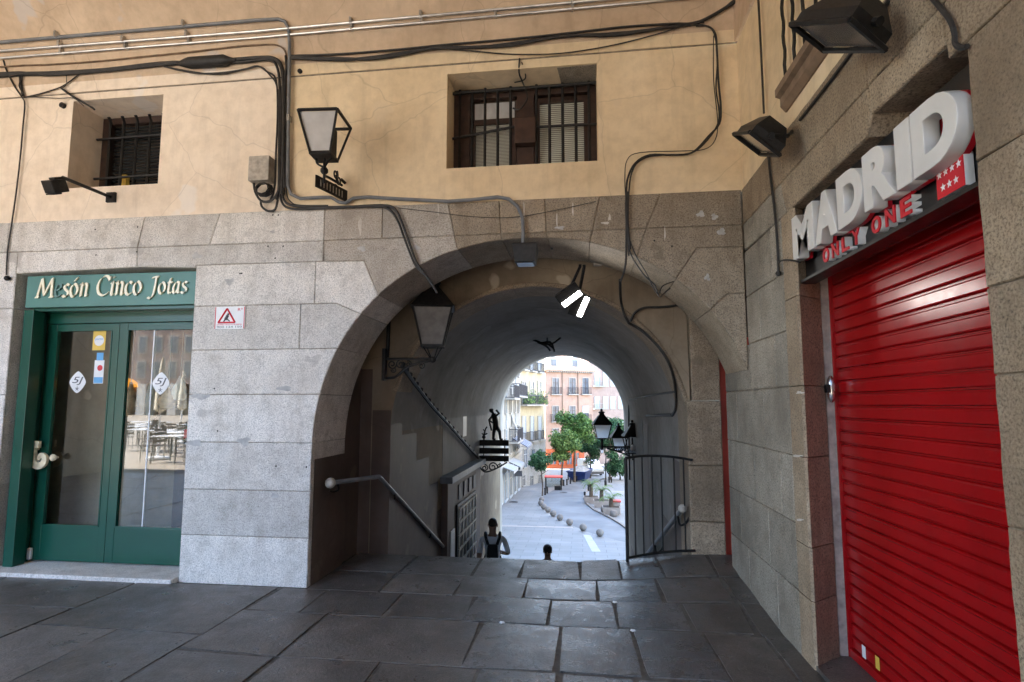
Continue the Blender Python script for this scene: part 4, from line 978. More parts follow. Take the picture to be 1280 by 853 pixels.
for i in range(7):
    r_, c_ = (0, i) if i < 4 else (1, i - 4); cy = a.y - w * ((c_ + .6) / 4.2 if r_ == 0 else (c_ + 1.05) / 4.2); cz = 2.508 - .055 * r_; pts = []
    for k in range(10):
        q = math.pi / 2 + math.pi * k / 5; rr = .017 if k % 2 == 0 else .007; pts.append((XB - .044, cy - rr * math.cos(q), cz + rr * math.sin(q)))
    m = MB(); m.prism(pts, (-.001, 0, 0)); m.build('star', M['white'], fl)
# intercom on the reveal
p = PX(1035, 487, 1.63); ic = thing('intercom', 'small rounded grey intercom with a black eye on the brown jamb by the shutter', 'intercom', (p.x, p.y - .02, p.z))
m = MB(); m.ball((1.615, 3.83, p.z), .06, 16, (.45, .45, 1.5)); m.build('housing', M['chrome'], ic, True)
m = MB(); m.box((1.575, 3.795, p.z - .025), (1.60, 3.835, p.z + .03), .004); m.build('eye', M['iron'], ic)

# ------------------------------------------------------------------ lanterns
def lantern(mb_frame, mb_roof, mb_glass, c, w, h, rot=0, wb=.55, glass=(1, 1, 1, 1), roof=True):
    """four-sided tapering lantern: c = centre of the bottom plate"""
    c = V(c); rt = Matrix.Rotation(rot, 3, 'Z')
    P = lambda x, y, z: c + rt @ V((x, y, z))
    a, b = w / 2 * wb, w / 2; cn = [(-1, -1), (1, -1), (1, 1), (-1, 1)]
    for i in range(4):
        (sx, sy), (tx, ty) = cn[i], cn[(i + 1) % 4]
        mb_frame.tube([P(sx * a, sy * a, 0), P(sx * b, sy * b, h)], .011, 5)
        mb_frame.tube([P(sx * a, sy * a, 0), P(tx * a, ty * a, 0)], .012, 5); mb_frame.tube([P(sx * b, sy * b, h), P(tx * b, ty * b, h)], .015, 5)
        if glass[i]:
            k = .93; mb_glass.add([P(sx * a * k, sy * a * k, .01), P(tx * a * k, ty * a * k, .01), P(tx * b * k, ty * b * k, h - .01), P(sx * b * k, sy * b * k, h - .01)], [(0, 1, 2, 3)])
    mb_frame.frustum([P(sx * a * 1.08, sy * a * 1.08, -.015) for sx, sy in cn], [P(sx * a * 1.08, sy * a * 1.08, .01) for sx, sy in cn])
    if roof:
        rings = [(1.12, 0), (1.0, .03), (.62, .55 * w * .62), (.30, .55 * w), (.24, .55 * w + .03)]
        for (k0, z0), (k1, z1) in zip(rings, rings[1:]): mb_roof.frustum([P(sx * b * k0, sy * b * k0, h + z0) for sx, sy in cn], [P(sx * b * k1, sy * b * k1, h + z1) for sx, sy in cn])
        t = P(0, 0, h + .55 * w + .03); mb_roof.lathe([(.28 * b, 0), (.40 * b, .02), (.36 * b, .035), (.12 * b, .05), (.16 * b, .075), (.02, .10)], t, 10)
def scroll(m, c, u, v, r, turns=1.4, rad=.008, a0=0, sg=1):
    c, u, v = V(c), V(u).normalized(), V(v).normalized(); pts = []
    for i in range(26):
        t = i / 25; a = a0 + sg * turns * 2 * math.pi * t; rr = r * (1 - .78 * t); pts.append(c + (u * math.cos(a) + v * math.sin(a)) * rr)
    m.tube(pts, rad, 5)
# lantern in the mouth of the arch (bracket on the left pier of the inner arch)
LY = 5.62
A = PY(481, 456, LY); Bp = PY(541, 457, LY); cl = PY(541, 433, LY)
ln = thing('bracket_lantern', 'black iron lantern with dusty glass on a scrolled bracket inside the left of the arch', 'lantern', A, 'iron wall lanterns')
m = MB(); m.box((A.x - .02, LY - .04, A.z - .17), (A.x + .012, LY + .04, A.z + .17), .006); m.build('wall_plate', M['iron'], ln)
m = MB(); za = PY(500, 449, LY).z
m.tube([(A.x, LY, za), (Bp.x, LY, za)], .014, 6); m.tube([(A.x, LY, A.z - .14), (A.x + .12, LY, A.z - .13), (A.x + .26, LY, A.z - .02), (Bp.x - .08, LY, za - .03), (Bp.x, LY, za - .02)], .014, 6, 6)
for k, (dx, r) in enumerate(((.08, .05), (.17, .05), (.26, .035), (.10, .03))): scroll(m, (A.x + dx, LY, za - .055 - (.06 if k == 3 else 0)), (1, 0, 0), (0, 0, 1), r, a0=k, sg=1 if k % 2 else -1)
scroll(m, (Bp.x - .12, LY, za - .075), (0, 0, 1), (1, 0, 0), .035); m.ball((Bp.x, LY, za - .01), .035, 10)
for s in (-1, 1):
    for q in (-1, 1): m.tube([(Bp.x + .02 * s, LY + .02 * q, za), (cl.x + .06 * s, LY + .06 * q, cl.z - .05), (cl.x + .085 * s, LY + .085 * q, cl.z)], .007, 5, 3)
m.build('bracket', M['iron'], ln)
f, r_, g = MB(), MB(), MB(); lantern(f, r_, g, cl, .40, .40, .22); f.build('lantern_frame', M['iron'], ln); r_.build('lantern_roof', M['iron'], ln); g.build('lantern_glass', M['frost_dark'], ln)
cond = MB(); t = PY(484, 447, LY + .25); cond.tube([(t.x, LY + .25, t.z), PY(486, 400, LY + .25), PY(487, 384, LY + .25)], .022, 8); one('conduit_pipe', cond, M['iron'], 'short dark vertical pipe on the wall just above the arch lantern bracket', 'pipe')
# lantern with a pierced plaque on the plaster
Bs = FW(431, 246); c = PY(405, 196, 4.36)
ln = thing('plaque_lantern', 'black iron lantern with one grey pane above a dark slotted plaque on the cream plaster', 'lantern', Bs, 'iron wall lanterns')
f, r_, g = MB(), MB(), MB(); lantern(f, r_, g, c, .335, .335, R(4), .52, (1, 0, 0, 0), roof=False)
f.box((c.x + .055, c.y - .06, c.z + .01), (c.x + .085, c.y + .06, c.z + .25)); f.build('lantern_frame', M['iron'], ln); g.build('lantern_glass', M['frost'], ln)
m = MB(); yb = c.y
m.tube([(c.x - .07, yb, c.z - .01), (c.x - .06, yb, c.z - .06), (c.x, yb + .02, c.z - .09)], .009, 5, 4); m.tube([(c.x + .07, yb, c.z - .01), (c.x + .03, yb, c.z - .06), (c.x, yb + .02, c.z - .09)], .009, 5, 4)
m.tube([(c.x, yb + .01, c.z - .01), (c.x, yb + .02, c.z - .22), (Bs.x - .1, YW - .2, Bs.z + .12), (Bs.x - .02, YW - .02, Bs.z + .10)], .012, 6, 5); m.ball((c.x, yb + .015, c.z - .12), .035, 10)
for k, (du, dv, rr) in enumerate(((.02, .17, .05), (.05, .11, .055), (.03, .02, .05))): scroll(m, (Bs.x - .06 + du, YW - .12, Bs.z + dv), (0, 1, 0), (0, 0, 1), rr, a0=1 + k, sg=1 if k % 2 else -1)
m.tube([(Bs.x - .02, YW - .05, Bs.z + .15), (Bs.x + .0, YW, Bs.z + .13)], .014, 6); m.build('bracket', M['iron'], ln)
m = MB(); pa, pb = PY(394, 226, 4.40), FW(432, 246, .01)
d = (pb - pa); m.prism([pa + V((0, 0, .055)), pb + V((0, 0, .06)), pb + V((0, 0, -.05)), pa + V((0, 0, -.055))], (.012, .012, 0)); m.build('plaque', M['iron'], ln)
m = MB()
for k in range(8):
    q = pa.lerp(pb, .14 + .1 * k) + V((.013, .0, 0)); m.box((q.x - .004, q.y - .006, q.z - .03), (q.x + .0, q.y + .006, q.z + .03))
m.build('plaque_slot', M['box_grey'], ln)
# triple lantern near the street end
WX = BX + BR; LY = 12.3
bk = PY(791, 559, LY)
tl = thing('triple_lantern', 'black iron bracket with three lanterns on the right wall near the bright street end', 'lantern', (WX, LY, bk.z), 'iron wall lanterns')
c1 = PY(752.5, 548, LY - .1)
m = MB(); m.box((WX - .03, LY - .06, bk.z - .28), (WX, LY + .06, bk.z + .2), .008)
m.tube([(WX, LY, bk.z), (c1.x, c1.y, bk.z)], .02, 6); m.tube([(WX, LY, bk.z - .24), (WX - .2, LY, bk.z - .14), (c1.x + .1, c1.y, bk.z - .03)], .018, 6, 5)
for k in range(4): scroll(m, (WX - .12 - .13 * k, LY, bk.z - .08 + .02 * k), (1, 0, 0), (0, 0, 1), .075 - .012 * k, a0=k, sg=1 if k % 2 else -1, rad=.012)
c2, c3 = PY(773.5, 563, LY + .5), PY(791, 566, LY - .55)
for c in (c2, c3): m.tube([(WX - .12, LY, bk.z), (c.x, c.y, c.z - .03)], .016, 6)
for c in (c1,): m.tube([(c.x, c.y, bk.z - .06), (c.x, c.y, c.z)], .028, 8)
m.build('bracket', M['iron'], tl)
for c, w, h, gg in ((c1, .37, .30, (1, 0, 0, 0)), (c2, .34, .29, (1, 0, 0, 0)), (c3, .36, .34, (0, 0, 0, 0))):
    f, r_, g = MB(), MB(), MB(); lantern(f, r_, g, c, w, h, .1, .62, gg)
    o = f.build('lantern_frame', M['iron'], tl); r_.build('lantern_roof', M['iron'], o)
    if any(gg): g.build('lantern_glass', M['frost_white'], o)
    else:
        q = MB(); q.ball(c + V((0, 0, .1)), .05, 10, (1, 1, 1.3)); q.build('bulb', M['white'], o, True)

# ------------------------------------------------------------------ floodlights
def flood(label, head_c, dirv, up, w, h, dep, att, lit=False, group='floodlights under the arcade'):
    """box floodlight: dirv = where the glass looks"""
    d = V(dirv).normalized(); s = d.cross(V(up)).normalized(); u = s.cross(d); c = V(head_c)
    t = thing('floodlight', label, 'floodlight', att[-1], group); P = lambda x, y, z: c + s * x + u * y + d * z
    m = MB(); front = [P(sx * w / 2, sy * h / 2, 0) for sx, sy in ((-1, -1), (1, -1), (1, 1), (-1, 1))]
    mid = [P(sx * w / 2, sy * h / 2, -dep * .35) for sx, sy in ((-1, -1), (1, -1), (1, 1), (-1, 1))]; bk_ = [P(sx * w * .3, sy * h * .3, -dep) for sx, sy in ((-1, -1), (1, -1), (1, 1), (-1, 1))]
    m.frustum(front, mid); m.frustum(mid, bk_)

    rim = [P(sx * w * .53, sy * h * .53, .012) for sx, sy in ((-1, -1), (1, -1), (1, 1), (-1, 1))]
    for i in range(4): m.tube([rim[i], rim[(i + 1) % 4]], .014, 5)
    m.build('housing', M['iron'], t)
    m = MB(); m.add([P(sx * w * .44, sy * h * .43, .006) for sx, sy in ((-1, -1), (1, -1), (1, 1), (-1, 1))], [(0, 1, 2, 3)]); m.build('lamp_glass', M['lamp_on'] if lit else M['chrome'], t)
    m = MB(); m.tube([P(-w * .56, 0, -dep * .3), att[0]] + list(att[1:]), .013, 6); m.tube([P(w * .56, 0, -dep * .3), att[0]], .013, 6); m.tube([P(-w * .58, 0, -dep * .3), P(w * .58, 0, -dep * .3)], .02, 8); m.build('bracket', M['iron'], t)
    return t
# two lit ones hung from the crown of the portal
h0 = PY(725, 331, 5.49)
def slim_lamp(label, c, along, att):
    t = thing('floodlight', label, 'floodlight', att[-1], 'lit floodlights under the arch crown'); d = V((.1, -.90, -.42)).normalized(); s_ = V(along); s_ = (s_ - d * s_.dot(d)).normalized(); u = d.cross(s_)
    if u.z < 0: u = -u
    P = lambda x, y, z: c + s_ * x + u * y + d * z; m = MB(); q4 = ((-1, -1), (1, -1), (1, 1), (-1, 1))
    m.frustum([P(.125 * x, .075 * y + .045, -.012) for x, y in q4], [P(.11 * x, .06 * y + .05, -.10) for x, y in q4]); rim = [P(.115 * x, .033 * y, 0) for x, y in q4]
    for i in range(4): m.tube([rim[i], rim[(i + 1) % 4]], .008, 5)
    m.build('housing', M['iron'], t); m = MB(); m.add([P(.105 * x, .024 * y, -.008) for x, y in q4], [(0, 1, 2, 3)]); m.build('lamp_glass', M['lamp_on'], t)
    m = MB(); m.tube([P(0, .06, -.06)] + list(att), .016, 6); m.build('bracket', M['iron'], t)
slim_lamp('lit slim floodlight under the arch crown, the left and nearer of the pair', PY(715, 374, 5.45), (.78, 0, .62), [h0 + V((0, 0, -.02)), h0])
slim_lamp('lit slim floodlight under the arch crown, the right and lower of the pair', PY(729, 384, 5.62), (.34, 0, .94), [h0 + V((.04, .02, -.02)), h0 + V((.04, .02, 0))])
m = MB(); m.box(PY(747, 330, 5.49) - V((.04, .03, .02)), PY(747, 330, 5.49) + V((.04, .03, .03)), .004); one('junction_box', m, M['box_grey'], 'small pale junction box under the arch crown beside the lit floodlights', 'box')
m = MB(); m.tube([PY(690, 322, 5.515), PY(725, 324, 5.515), PY(760, 331, 5.515), PY(795, 344, 5.515)], .012, 6, 4); one('conduit_pipe', m, M['trim'], 'thin pale pipe following the back edge of the arch crown', 'pipe')
# two unlit ones on the side wall
def rwp(u, v, off): return RW(u, v, off)
a1 = RW(990, 165, .0)
flood('smaller unlit black floodlight on the side wall, over the corner of the arch wall', RW(946, 178, .25), (-.60, .36, -.71), V((.55, -.45, .6)).cross(V((-.60, .36, -.71))), .40, .22, .14, [RW(985, 170, .10), a1])
a2 = RW(1110, 2, 0)
flood('larger nearer unlit black floodlight above the pale raised letters', RW(1047, 42, .24), (-.50, .36, -.79), V((.55, -.55, .6)).cross(V((-.50, .36, -.79))), .36, .22, .14, [RW(1092, 26, .10), a2])
# box lamp over the arch, at the end of its conduit
c = PY(657, 318, YW - .13); t = thing('box_lamp', 'dark square box lamp at the end of the grey conduit over the arch crown', 'lamp', c, None)
m = MB(); m.frustum([c + V((sx * .085, sy * .085, -.085)) for sx, sy in ((-1, -1), (1, -1), (1, 1), (-1, 1))], [c + V((sx * .105, sy * .105, .06)) for sx, sy in ((-1, -1), (1, -1), (1, 1), (-1, 1))]); m.frustum([c + V((sx * .105, sy * .105, .06)) for sx, sy in ((-1, -1), (1, -1), (1, 1), (-1, 1))], [c + V((sx * .10, sy * .10, .075)) for sx, sy in ((-1, -1), (1, -1), (1, 1), (-1, 1))]); m.box((c.x - .03, c.y + .08, c.z - .02), (c.x + .03, YW, c.z + .03)); m.build('housing', M['iron'], t)
m = MB(); m.box((c.x - .07, c.y - .07, c.z - .094), (c.x + .07, c.y + .07, c.z - .086)); m.build('lamp_glass', M['pane_dark'], t)
# small spot on a long arm at the left
a = FW(139, 247); b = PY(78, 222, YW - .55); t = thing('arm_spotlight', 'small black spotlight at the end of a long thin arm under the left window', 'spotlight', a)
m = MB(); m.box((a.x - .05, YW - .012, a.z - .05), (a.x + .05, YP, a.z + .05), .003); m.build('wall_plate', M['iron'], t)
m = MB(); m.tube([(a.x, YW - .01, a.z), b], .016, 7); m.tube([b, b + V((-.01, -.01, -.06))], .012, 6); m.build('arm', M['iron'], t)
m = MB(); hc = PY(69, 233, YW - .57); rz = Matrix.Rotation(R(28), 3, 'X') @ Matrix.Rotation(R(-20), 3, 'Z'); m.box(hc - V((.085, .06, .055)), hc + V((.085, .06, .055)), .008, rz); m.box(hc + V((-.05, -.03, .05)), hc + V((.05, .04, .085)), .006, rz); m.build('housing', M['iron'], t)
m = MB(); m.box(hc - V((.07, .062, .068)), hc + V((.07, .0, -.056)), 0, rz, hc); m.build('lamp_glass', M['pane_dark'], t)

# ------------------------------------------------------------------ conduits and cables
def wallp(u, v, off=.03):        # on the wall or, higher up, on the spring of the vault
    y = YW
    for _ in range(6): p = PY(u, v, y - off); y = vault_y(p.z)
    return p
def wpath(pts, off): return [wallp(u, v, off) for u, v in pts]
def conduit(name, label, pts, mat, r=.013, off=.03, clips=(), cat='conduit', group='conduits and cables on the arch wall', sm=0):
    t = thing(name, label, cat, wallp(*pts[0], off), group); m = MB(); m.tube(wpath(pts, off), r, 8, sm); m.build('pipe' if cat == 'conduit' else 'strand', M[mat], t, True)
    if clips:
        for u, v in clips:
            c = MB(); p = wallp(u, v, 0); c.box((p.x - .012, p.y - off - r - .004, p.z - r - .014), (p.x + .012, p.y + .01, p.z + r + .014), .003); c.build('clip', M['conduit'], t)
    return t
conduit('metal_conduit', 'topmost metal conduit that turns down and ends at the box lamp over the arch', [(-200, 70), (0, 53), (320, 25.5), (348, 24), (356, 27), (361, 36), (362, 60), (361, 120), (360, 200), (360, 232), (364, 243), (375, 248.5), (400, 247), (414, 247), (424, 253), (432, 254), (442, 248), (460, 246.5), (500, 249), (560, 252), (590, 250), (622, 246.5), (636, 249), (647, 258), (653, 272), (654, 290), (653.5, 310)], 'conduit_grey', .016, .035, [(74, 46), (232, 32.5), (363, 150)])
m = MB()
conduit('metal_conduit', 'second metal conduit running straight along the vault under the topmost one', [(-200, 82), (0, 64), (320, 39.5), (640, 10.5), (900, -14)], 'conduit', .014, .034, [(78, 57), (157, 51.5), (236, 45), (440, 28.5), (527, 20.5), (715, 3)])
conduit('metal_conduit', 'lowest metal conduit running straight along the vault above the black cables', [(-200, 92), (0, 73), (320, 47.5), (640, 18.5), (900, -6)], 'conduit', .0125, .034, [(80, 66), (160, 60), (239, 53), (441, 36.5), (528, 28), (716, 11.5), (620, 20)])
conduit('thin_cable', 'thin brown cable clipped between the metal conduits and the black bundle', [(-200, 104), (0, 84), (60, 81), (120, 77), (180, 71), (240, 65), (290, 59), (330, 56), (347, 57), (356, 64), (359, 80), (358, 120)], 'cable_brown', .008, .02, cat='cable', sm=3)
def bundle(name, label, strands, off=.03, mat='cable', ties=(), group='conduits and cables on the arch wall'):
    t = thing(name, label, 'cable', wallp(*strands[0][0][0], off), group)
    for i, (pts, r) in enumerate(strands):
        m = MB(); P = wpath(pts, off + .004 * (i % 3)); m.tube(P, r, 6, 4); m.build('strand', M[mat], t, True)
    return t
bundle('cable_bundle', 'thick black cable bundle along the plaster above the left window, with a fat splice', [
    ([(-200, 116), (0, 95), (60, 92), (130, 88), (200, 80), (260, 78), (320, 73), (342, 74), (352, 84), (355, 110), (355, 160), (354, 215), (353, 243)], .022),
    ([(-200, 112), (0, 92), (60, 94), (120, 90), (190, 83), (225, 80), (300, 78), (335, 75), (347, 86), (350, 120), (349, 180), (349, 230), (346, 250)], .014),
    ([(205, 83), (225, 88), (250, 92), (280, 91), (305, 87), (322, 83), (334, 90), (345, 100), (347, 140), (345, 190), (343, 235), (338, 250)], .009),
    ([(208, 84), (240, 90), (275, 93), (310, 86), (326, 84), (338, 95), (346, 108), (352, 150), (351, 200)], .008),
    ([(357, 70), (358, 90), (353, 110), (351, 160), (350, 215), (352, 240)], .012), ([(360, 75), (357, 95), (355, 140), (355, 200), (356, 235)], .012)])
m = MB(); a, b = wallp(222, 80, .05), wallp(295, 75, .05); dv = (b - a); L = dv.length
m.lathe([(.012, 0), (.04, .12 * L), (.055, .22 * L), (.056, .8 * L), (.03, .9 * L), (.012, L)], a, 14, dv); one('cable_splice', m, M['cable'], 'fat black sleeve where the bundle over the left window is spliced', 'cable splice', 'conduits and cables on the arch wall')
bundle('cable_bundle', 'sagging black cable bundle from the conduit bend to the upper right corner', [
    ([(362, 70), (400, 69), (440, 67), (500, 62), (560, 56), (620, 51), (700, 43), (780, 34), (840, 30), (866, 29), (895, 18), (921, -2), (940, -16)], .011),
    ([(362, 72), (410, 73), (460, 74), (500, 69), (545, 60), (600, 59), (660, 52), (710, 45), (770, 44), (830, 35), (866, 30), (890, 20), (921, 1)], .015),
    ([(362, 73), (420, 75), (470, 71), (530, 62), (590, 60), (640, 57), (700, 46), (780, 41), (850, 32), (880, 27)], .012),
    ([(545, 60), (590, 64), (640, 68), (700, 67), (760, 58), (810, 46), (850, 34), (870, 29)], .006), ([(410, 76), (440, 76), (480, 70)], .006)])
bundle('hanging_cable', 'black cable dropping from the upper right corner across the plaster to the arch', [
    ([(850, 31), (880, 32), (893, 40), (896, 60), (898, 100), (901, 135), (899, 155), (886, 170), (865, 191), (840, 194), (812, 194), (794, 204), (785, 222), (783, 240), (783, 290), (782, 330), (776, 352)], .009),
    ([(870, 33), (890, 36), (897, 70), (895, 110), (899, 140), (896, 158), (880, 180), (862, 192), (830, 194), (808, 197), (792, 210), (786, 240), (785, 300), (786, 320)], .007),
    ([(892, 45), (892, 100), (897, 150), (894, 175), (880, 187), (850, 189), (800, 191), (784, 200), (781, 225), (783, 260)], .004),
    ([(784, 240), (783, 262), (785, 290), (787, 312)], .014),
    ([(786, 310), (792, 325), (806, 345), (818, 356), (824, 371), (832, 365), (838, 360)], .006), ([(787, 300), (795, 320), (808, 342), (822, 368), (828, 358), (842, 352)], .005)], .025)
bundle('arch_lamp_cable', 'double black cable curving from the plaster edge down into the arch lantern', [
    ([(349, 235), (352, 252), (360, 260), (380, 261.5), (420, 260), (470, 258.5), (486, 262), (497, 276), (505, 297), (513, 318), (520, 333), (532, 345), (541, 357), (546, 366)], .011),
    ([(352, 240), (358, 254), (380, 259), (430, 259), (478, 257), (494, 262), (503, 280), (511, 302), (518, 322), (524, 334), (536, 350), (544, 362)], .012),
    ([(360, 120), (358, 200), (358, 240), (364, 253), (376, 257), (410, 257)], .006), ([(497, 260), (540, 265), (590, 271), (640, 272), (690, 264), (745, 252)], .003)], .03)
conduit('thin_cable', 'thin dark cable running down the plaster at the far left edge to a small socket', [(4, 75), (8, 88), (18, 108), (27, 121), (31, 130), (29, 155), (25, 200), (19, 250), (13, 290), (9, 320), (8, 344)], 'cable', .007, .015, cat='cable', sm=3)
m = MB(); p = FW(9, 348, .03); m.ball(p, .028, 10); one('cable_socket', m, M['iron'], 'little black socket at the end of the far left cable beside the shop sign', 'socket')
bundle('thin_cable', 'thin black cables looping from the bundle to the head of the left window', [
    ([(30, 122), (48, 118), (62, 114), (76, 109), (86, 103), (100, 92)], .007), ([(76, 110), (88, 119), (100, 126), (114, 134), (118, 137)], .011), ([(30, 121), (50, 122), (75, 123), (92, 123), (105, 133)], .004),
    ([(25, 93), (26, 105), (29, 120)], .012), ([(83, 95), (83, 106), (78, 110)], .004), ([(28, 95), (24, 108), (30, 118)], .006)], .02)
jb = thing('junction_box', 'dirty beige junction box with a coil of black cable below, left of the vertical bundle', 'box', FW(328, 220))
a, b = FW(317, 200, .02), FW(341, 229, .02); m = MB(); m.box((a.x, YW - .10, b.z), (b.x, YP, a.z), .01); m.build('cover', M['box_grey'], jb)
m = MB(); cc = FW(331, 238, .05)
for k in range(5): m.tube([cc + V((.085 * math.cos(q * .7 + k) * (1 - .06 * k), -.012 * k, .065 * math.sin(q * .7 + k) * (1 - .04 * k))) for q in range(10)], .007, 5)
m.tube(wpath([(317, 226), (319, 240), (326, 251), (336, 252), (345, 245), (350, 232)], .04), .012, 6, 3); m.tube(wpath([(326, 250), (327, 258), (335, 264), (344, 262), (347, 250)], .03), .011, 6, 3)
m.build('cable_coil', M['cable'], jb)
m = MB(); p = FW(80, 133, -.012); m.lathe([(.028, 0), (.028, .03), (.01, .034)], p, 14, (0, -1, 0)); one('wall_stud', m, M['iron'], 'round black stud in the plaster at the upper left corner of the left window', 'stud')
m = MB(); p = wallp(375.5, 90, 0); m.lathe([(.022, 0), (.022, .02), (.008, .024)], p, 12, (0, -1, 0)); one('wall_stud', m, M['iron'], 'small black stud in the plaster just right of the conduit bend', 'stud')
# cables on the side wall
def rpath(pts, off=.02): return [RW(u, v, off) for u, v in pts]
m = MB(); m.tube(rpath([(946, -30), (949, 20), (952, 80), (955, 142)]), .008, 6, 3); m.tube(rpath([(960, 188), (963, 220), (969, 270), (972, 310), (973, 340)]), .009, 6, 3); m.tube(rpath([(973, 341), (974, 328), (985, 325), (1000, 328)], .03), .006, 5, 4); m.ball(RW(973, 342, .025), .02, 8); one('side_wall_cable', m, M['cable'], 'black cable down the side wall from above the small floodlight to the pale lettered sign', 'cable')
m = MB(); m.tube(rpath([(1000, 150), (1030, 112), (1060, 72), (1085, 38), (1110, 2)], .01), .010, 6, 3); one('side_wall_cable', m, M['cable'], 'black cable lying along the top edge of the brown granite between the two unlit floodlights', 'cable')
m = MB(); m.tube(rpath([(1158, -10), (1172, 6), (1187, 25), (1193, 42), (1194, 55), (1202, 60), (1209, 58)], .02), .010, 6, 4); one('side_wall_cable', m, M['cable'], 'short black cable crossing the brown lintel at the upper right to the near pier', 'cable')
# inside the passage
m = MB(); m.tube([PY(775, 350, YV + .02), PY(776, 375, YI - .03), PY(780, 392, YI - .03), PY(786, 404, YI + .02)], .014, 6, 4); m.tube([PY(788, 402, YI - .03), PY(794, 391, YI - .03), PY(806, 385, YI - .03), PY(830, 384, YI - .03), PY(858, 380, YI - .03)], .014, 6, 4); one('passage_cable', m, M['cable'], 'black cable forking over the right haunch of the inner arch', 'cable')
xr_ = BX + BR
def barrel_pt(u, v, off=.02):   # where the sight line meets the barrel or the right cheek
    d = ray(u, v); lo, hi = 5.0, 14.3
    def inside(Y): p = C0 + d * (Y / d.y); return ((p.x - BX) ** 2 + max(0, p.z - BZ) ** 2) < (BR - off) ** 2 and abs(p.x - BX) < BR - off
    for _ in range(40):
        mid = (lo + hi) / 2
        if inside(mid): lo = mid
        else: hi = mid
    return C0 + d * (lo / d.y)
m = MB(); m.tube([barrel_pt(u, v) for u, v in ((786, 404), (800, 412), (815, 425), (828, 440), (838, 458), (843, 478), (845, 497), (844, 512), (840, 519))], .015, 6, 3)
m.tube([barrel_pt(u, v) for u, v in ((840, 519), (825, 519), (808, 520))], .02, 6); m.tube([barrel_pt(u, v) for u, v in ((844, 490), (820, 493), (786, 500))], .013, 6); m.tube([PX(786, 500, xr_ - .02), PX(786, 540, xr_ - .02), PX(787, 600, xr_ - .02)], .018, 6)
one('passage_cable', m, M['cable'], 'black cable sweeping round the right side of the barrel vault to a rectangular loop', 'cable')
t = thing('festoon_cable', 'thick black cable with small lamps sloping down the left passage wall', 'cable', PX(520, 482, XLW)); m = MB()
pts = [barrel_pt(u, v, .05) for u, v in ((503, 458), (520, 482), (540, 508), (560, 530), (580, 553), (600, 575))]; m.tube(pts, .024, 6); m.build('strand', M['cable'], t)
m = MB()
for i in range(21): m.ball(pts[i // 4 if i < 20 else 4].lerp(pts[i // 4 + 1 if i < 20 else 5], (i % 4) / 4 if i < 20 else 1) + V((.01, 0, .02)), .028, 6)
m.build('lamp_bead', M['cable'], t)
m = MB()
for pp in (((665, 424), (672, 427), (681, 430), (690, 430), (701, 422)), ((672, 428), (683, 433), (688, 439)), ((686, 431), (692, 436), (693, 440)), ((676, 429), (688, 428), (692, 436))): m.tube([PY(u, v, 10.6) for u, v in pp], .02, 5, 3)
m.tube([PY(684, 430, 10.6), PY(684, 423, 10.6) + V((0, 0, .12))], .012, 5); one('ceiling_wire', m, M['iron'], 'tangle of bare black wire hanging from the crown of the barrel vault', 'wire')

# ------------------------------------------------------------------ rails, hanging sign, doorway on the stairs
def stair_z(y): return -.163 * (math.floor((y - EDGE) / .32) + 1) if y > EDGE else 0
t = thing('handrail', 'dark handrail with a ball end running down the left side of the stairs', 'handrail', (-2.2, 5, .88))
a = PX(413, 604, XJ + .09); b = V((-2.12, 5.55, PY(474, 596, 5.55).z)); b = PY(474, 596, 5.62); b.x = min(b.x, XLW + .07); e = V((XLW + .08, 12, b.z - 6.4 * .51))
m = MB(); m.tube([a, b], .022, 8); m.tube([b, e], .022, 8); m.build('rail', M['conduit_grey'], t, True)
m = MB(); m.ball(a, .05, 12); m.build('ball_end', M['box_grey'], t, True)
m = MB()
for p, dx in ((a.lerp(b, .12), -.09), (b.lerp(e, .07), -.08), (b.lerp(e, .3), -.08), (b.lerp(e, .6), -.08)): m.tube([p, p + V((.0, .05, -.07)), p + V((dx * .6, .07, -.10)), p + V((dx, .05, -.09))], .01, 6, 4)
m.build('rail_bracket', M['iron'], t)
t = thing('handrail', 'dark handrail with a ball end on the right passage wall behind the curved railing', 'handrail', (1.0, 6.4, .45))
a = PX(853, 636, BX + BR - .09); e = PX(825, 672, BX + BR - .09); e = a + (e - a) * 2.6; m = MB(); m.tube([a, e], .028, 8); m.build('rail', M['conduit_grey'], t, True)
m = MB(); m.ball(a, .045, 12); m.build('ball_end', M['box_grey'], t, True)
m = MB()
for p in (a.lerp(e, .06), a.lerp(e, .5)): m.tube([p, p + V((0, -.1, -.09)), p + V((.05, -.18, -.05)), p + V((.09, -.2, .03))], .012, 6, 4)
m.build('rail_bracket', M['iron'], t)
# curved railing at the head of the stairs
t = thing('stair_railing', 'curved black iron railing with plain vertical bars guarding the right of the stair head', 'railing', (.6, 5.85, .1))
tops_ = [(782, 573), (800, 570.5), (820, 570), (845, 572), (866, 575.5)]; cur = []
for k, (u, v) in enumerate(tops_):
    yy = [5.80, 5.86, 5.90, 5.90, 5.88][k]; cur.append(PY(u, v, yy))
cur = spline(cur, 8); m = MB(); m.tube(cur, .013, 8); m.build('top_rail', M['iron'], t, True); bot = [V((p.x, p.y, fz(p.x, p.y) + .035)) for p in cur]; m = MB(); m.tube(bot, .014, 6); m.build('bottom_rail', M['iron'], t, True)
for k in range(8):
    i = round(k * (len(cur) - 1) / 7); p, q = cur[i], bot[i]
    if k == 7: continue
    m = MB(); m.tube([q - V((0, 0, .04 if k == 0 else 0)), p], .017 if k == 0 else .0075, 6); m.build('bar', M['iron'], t)
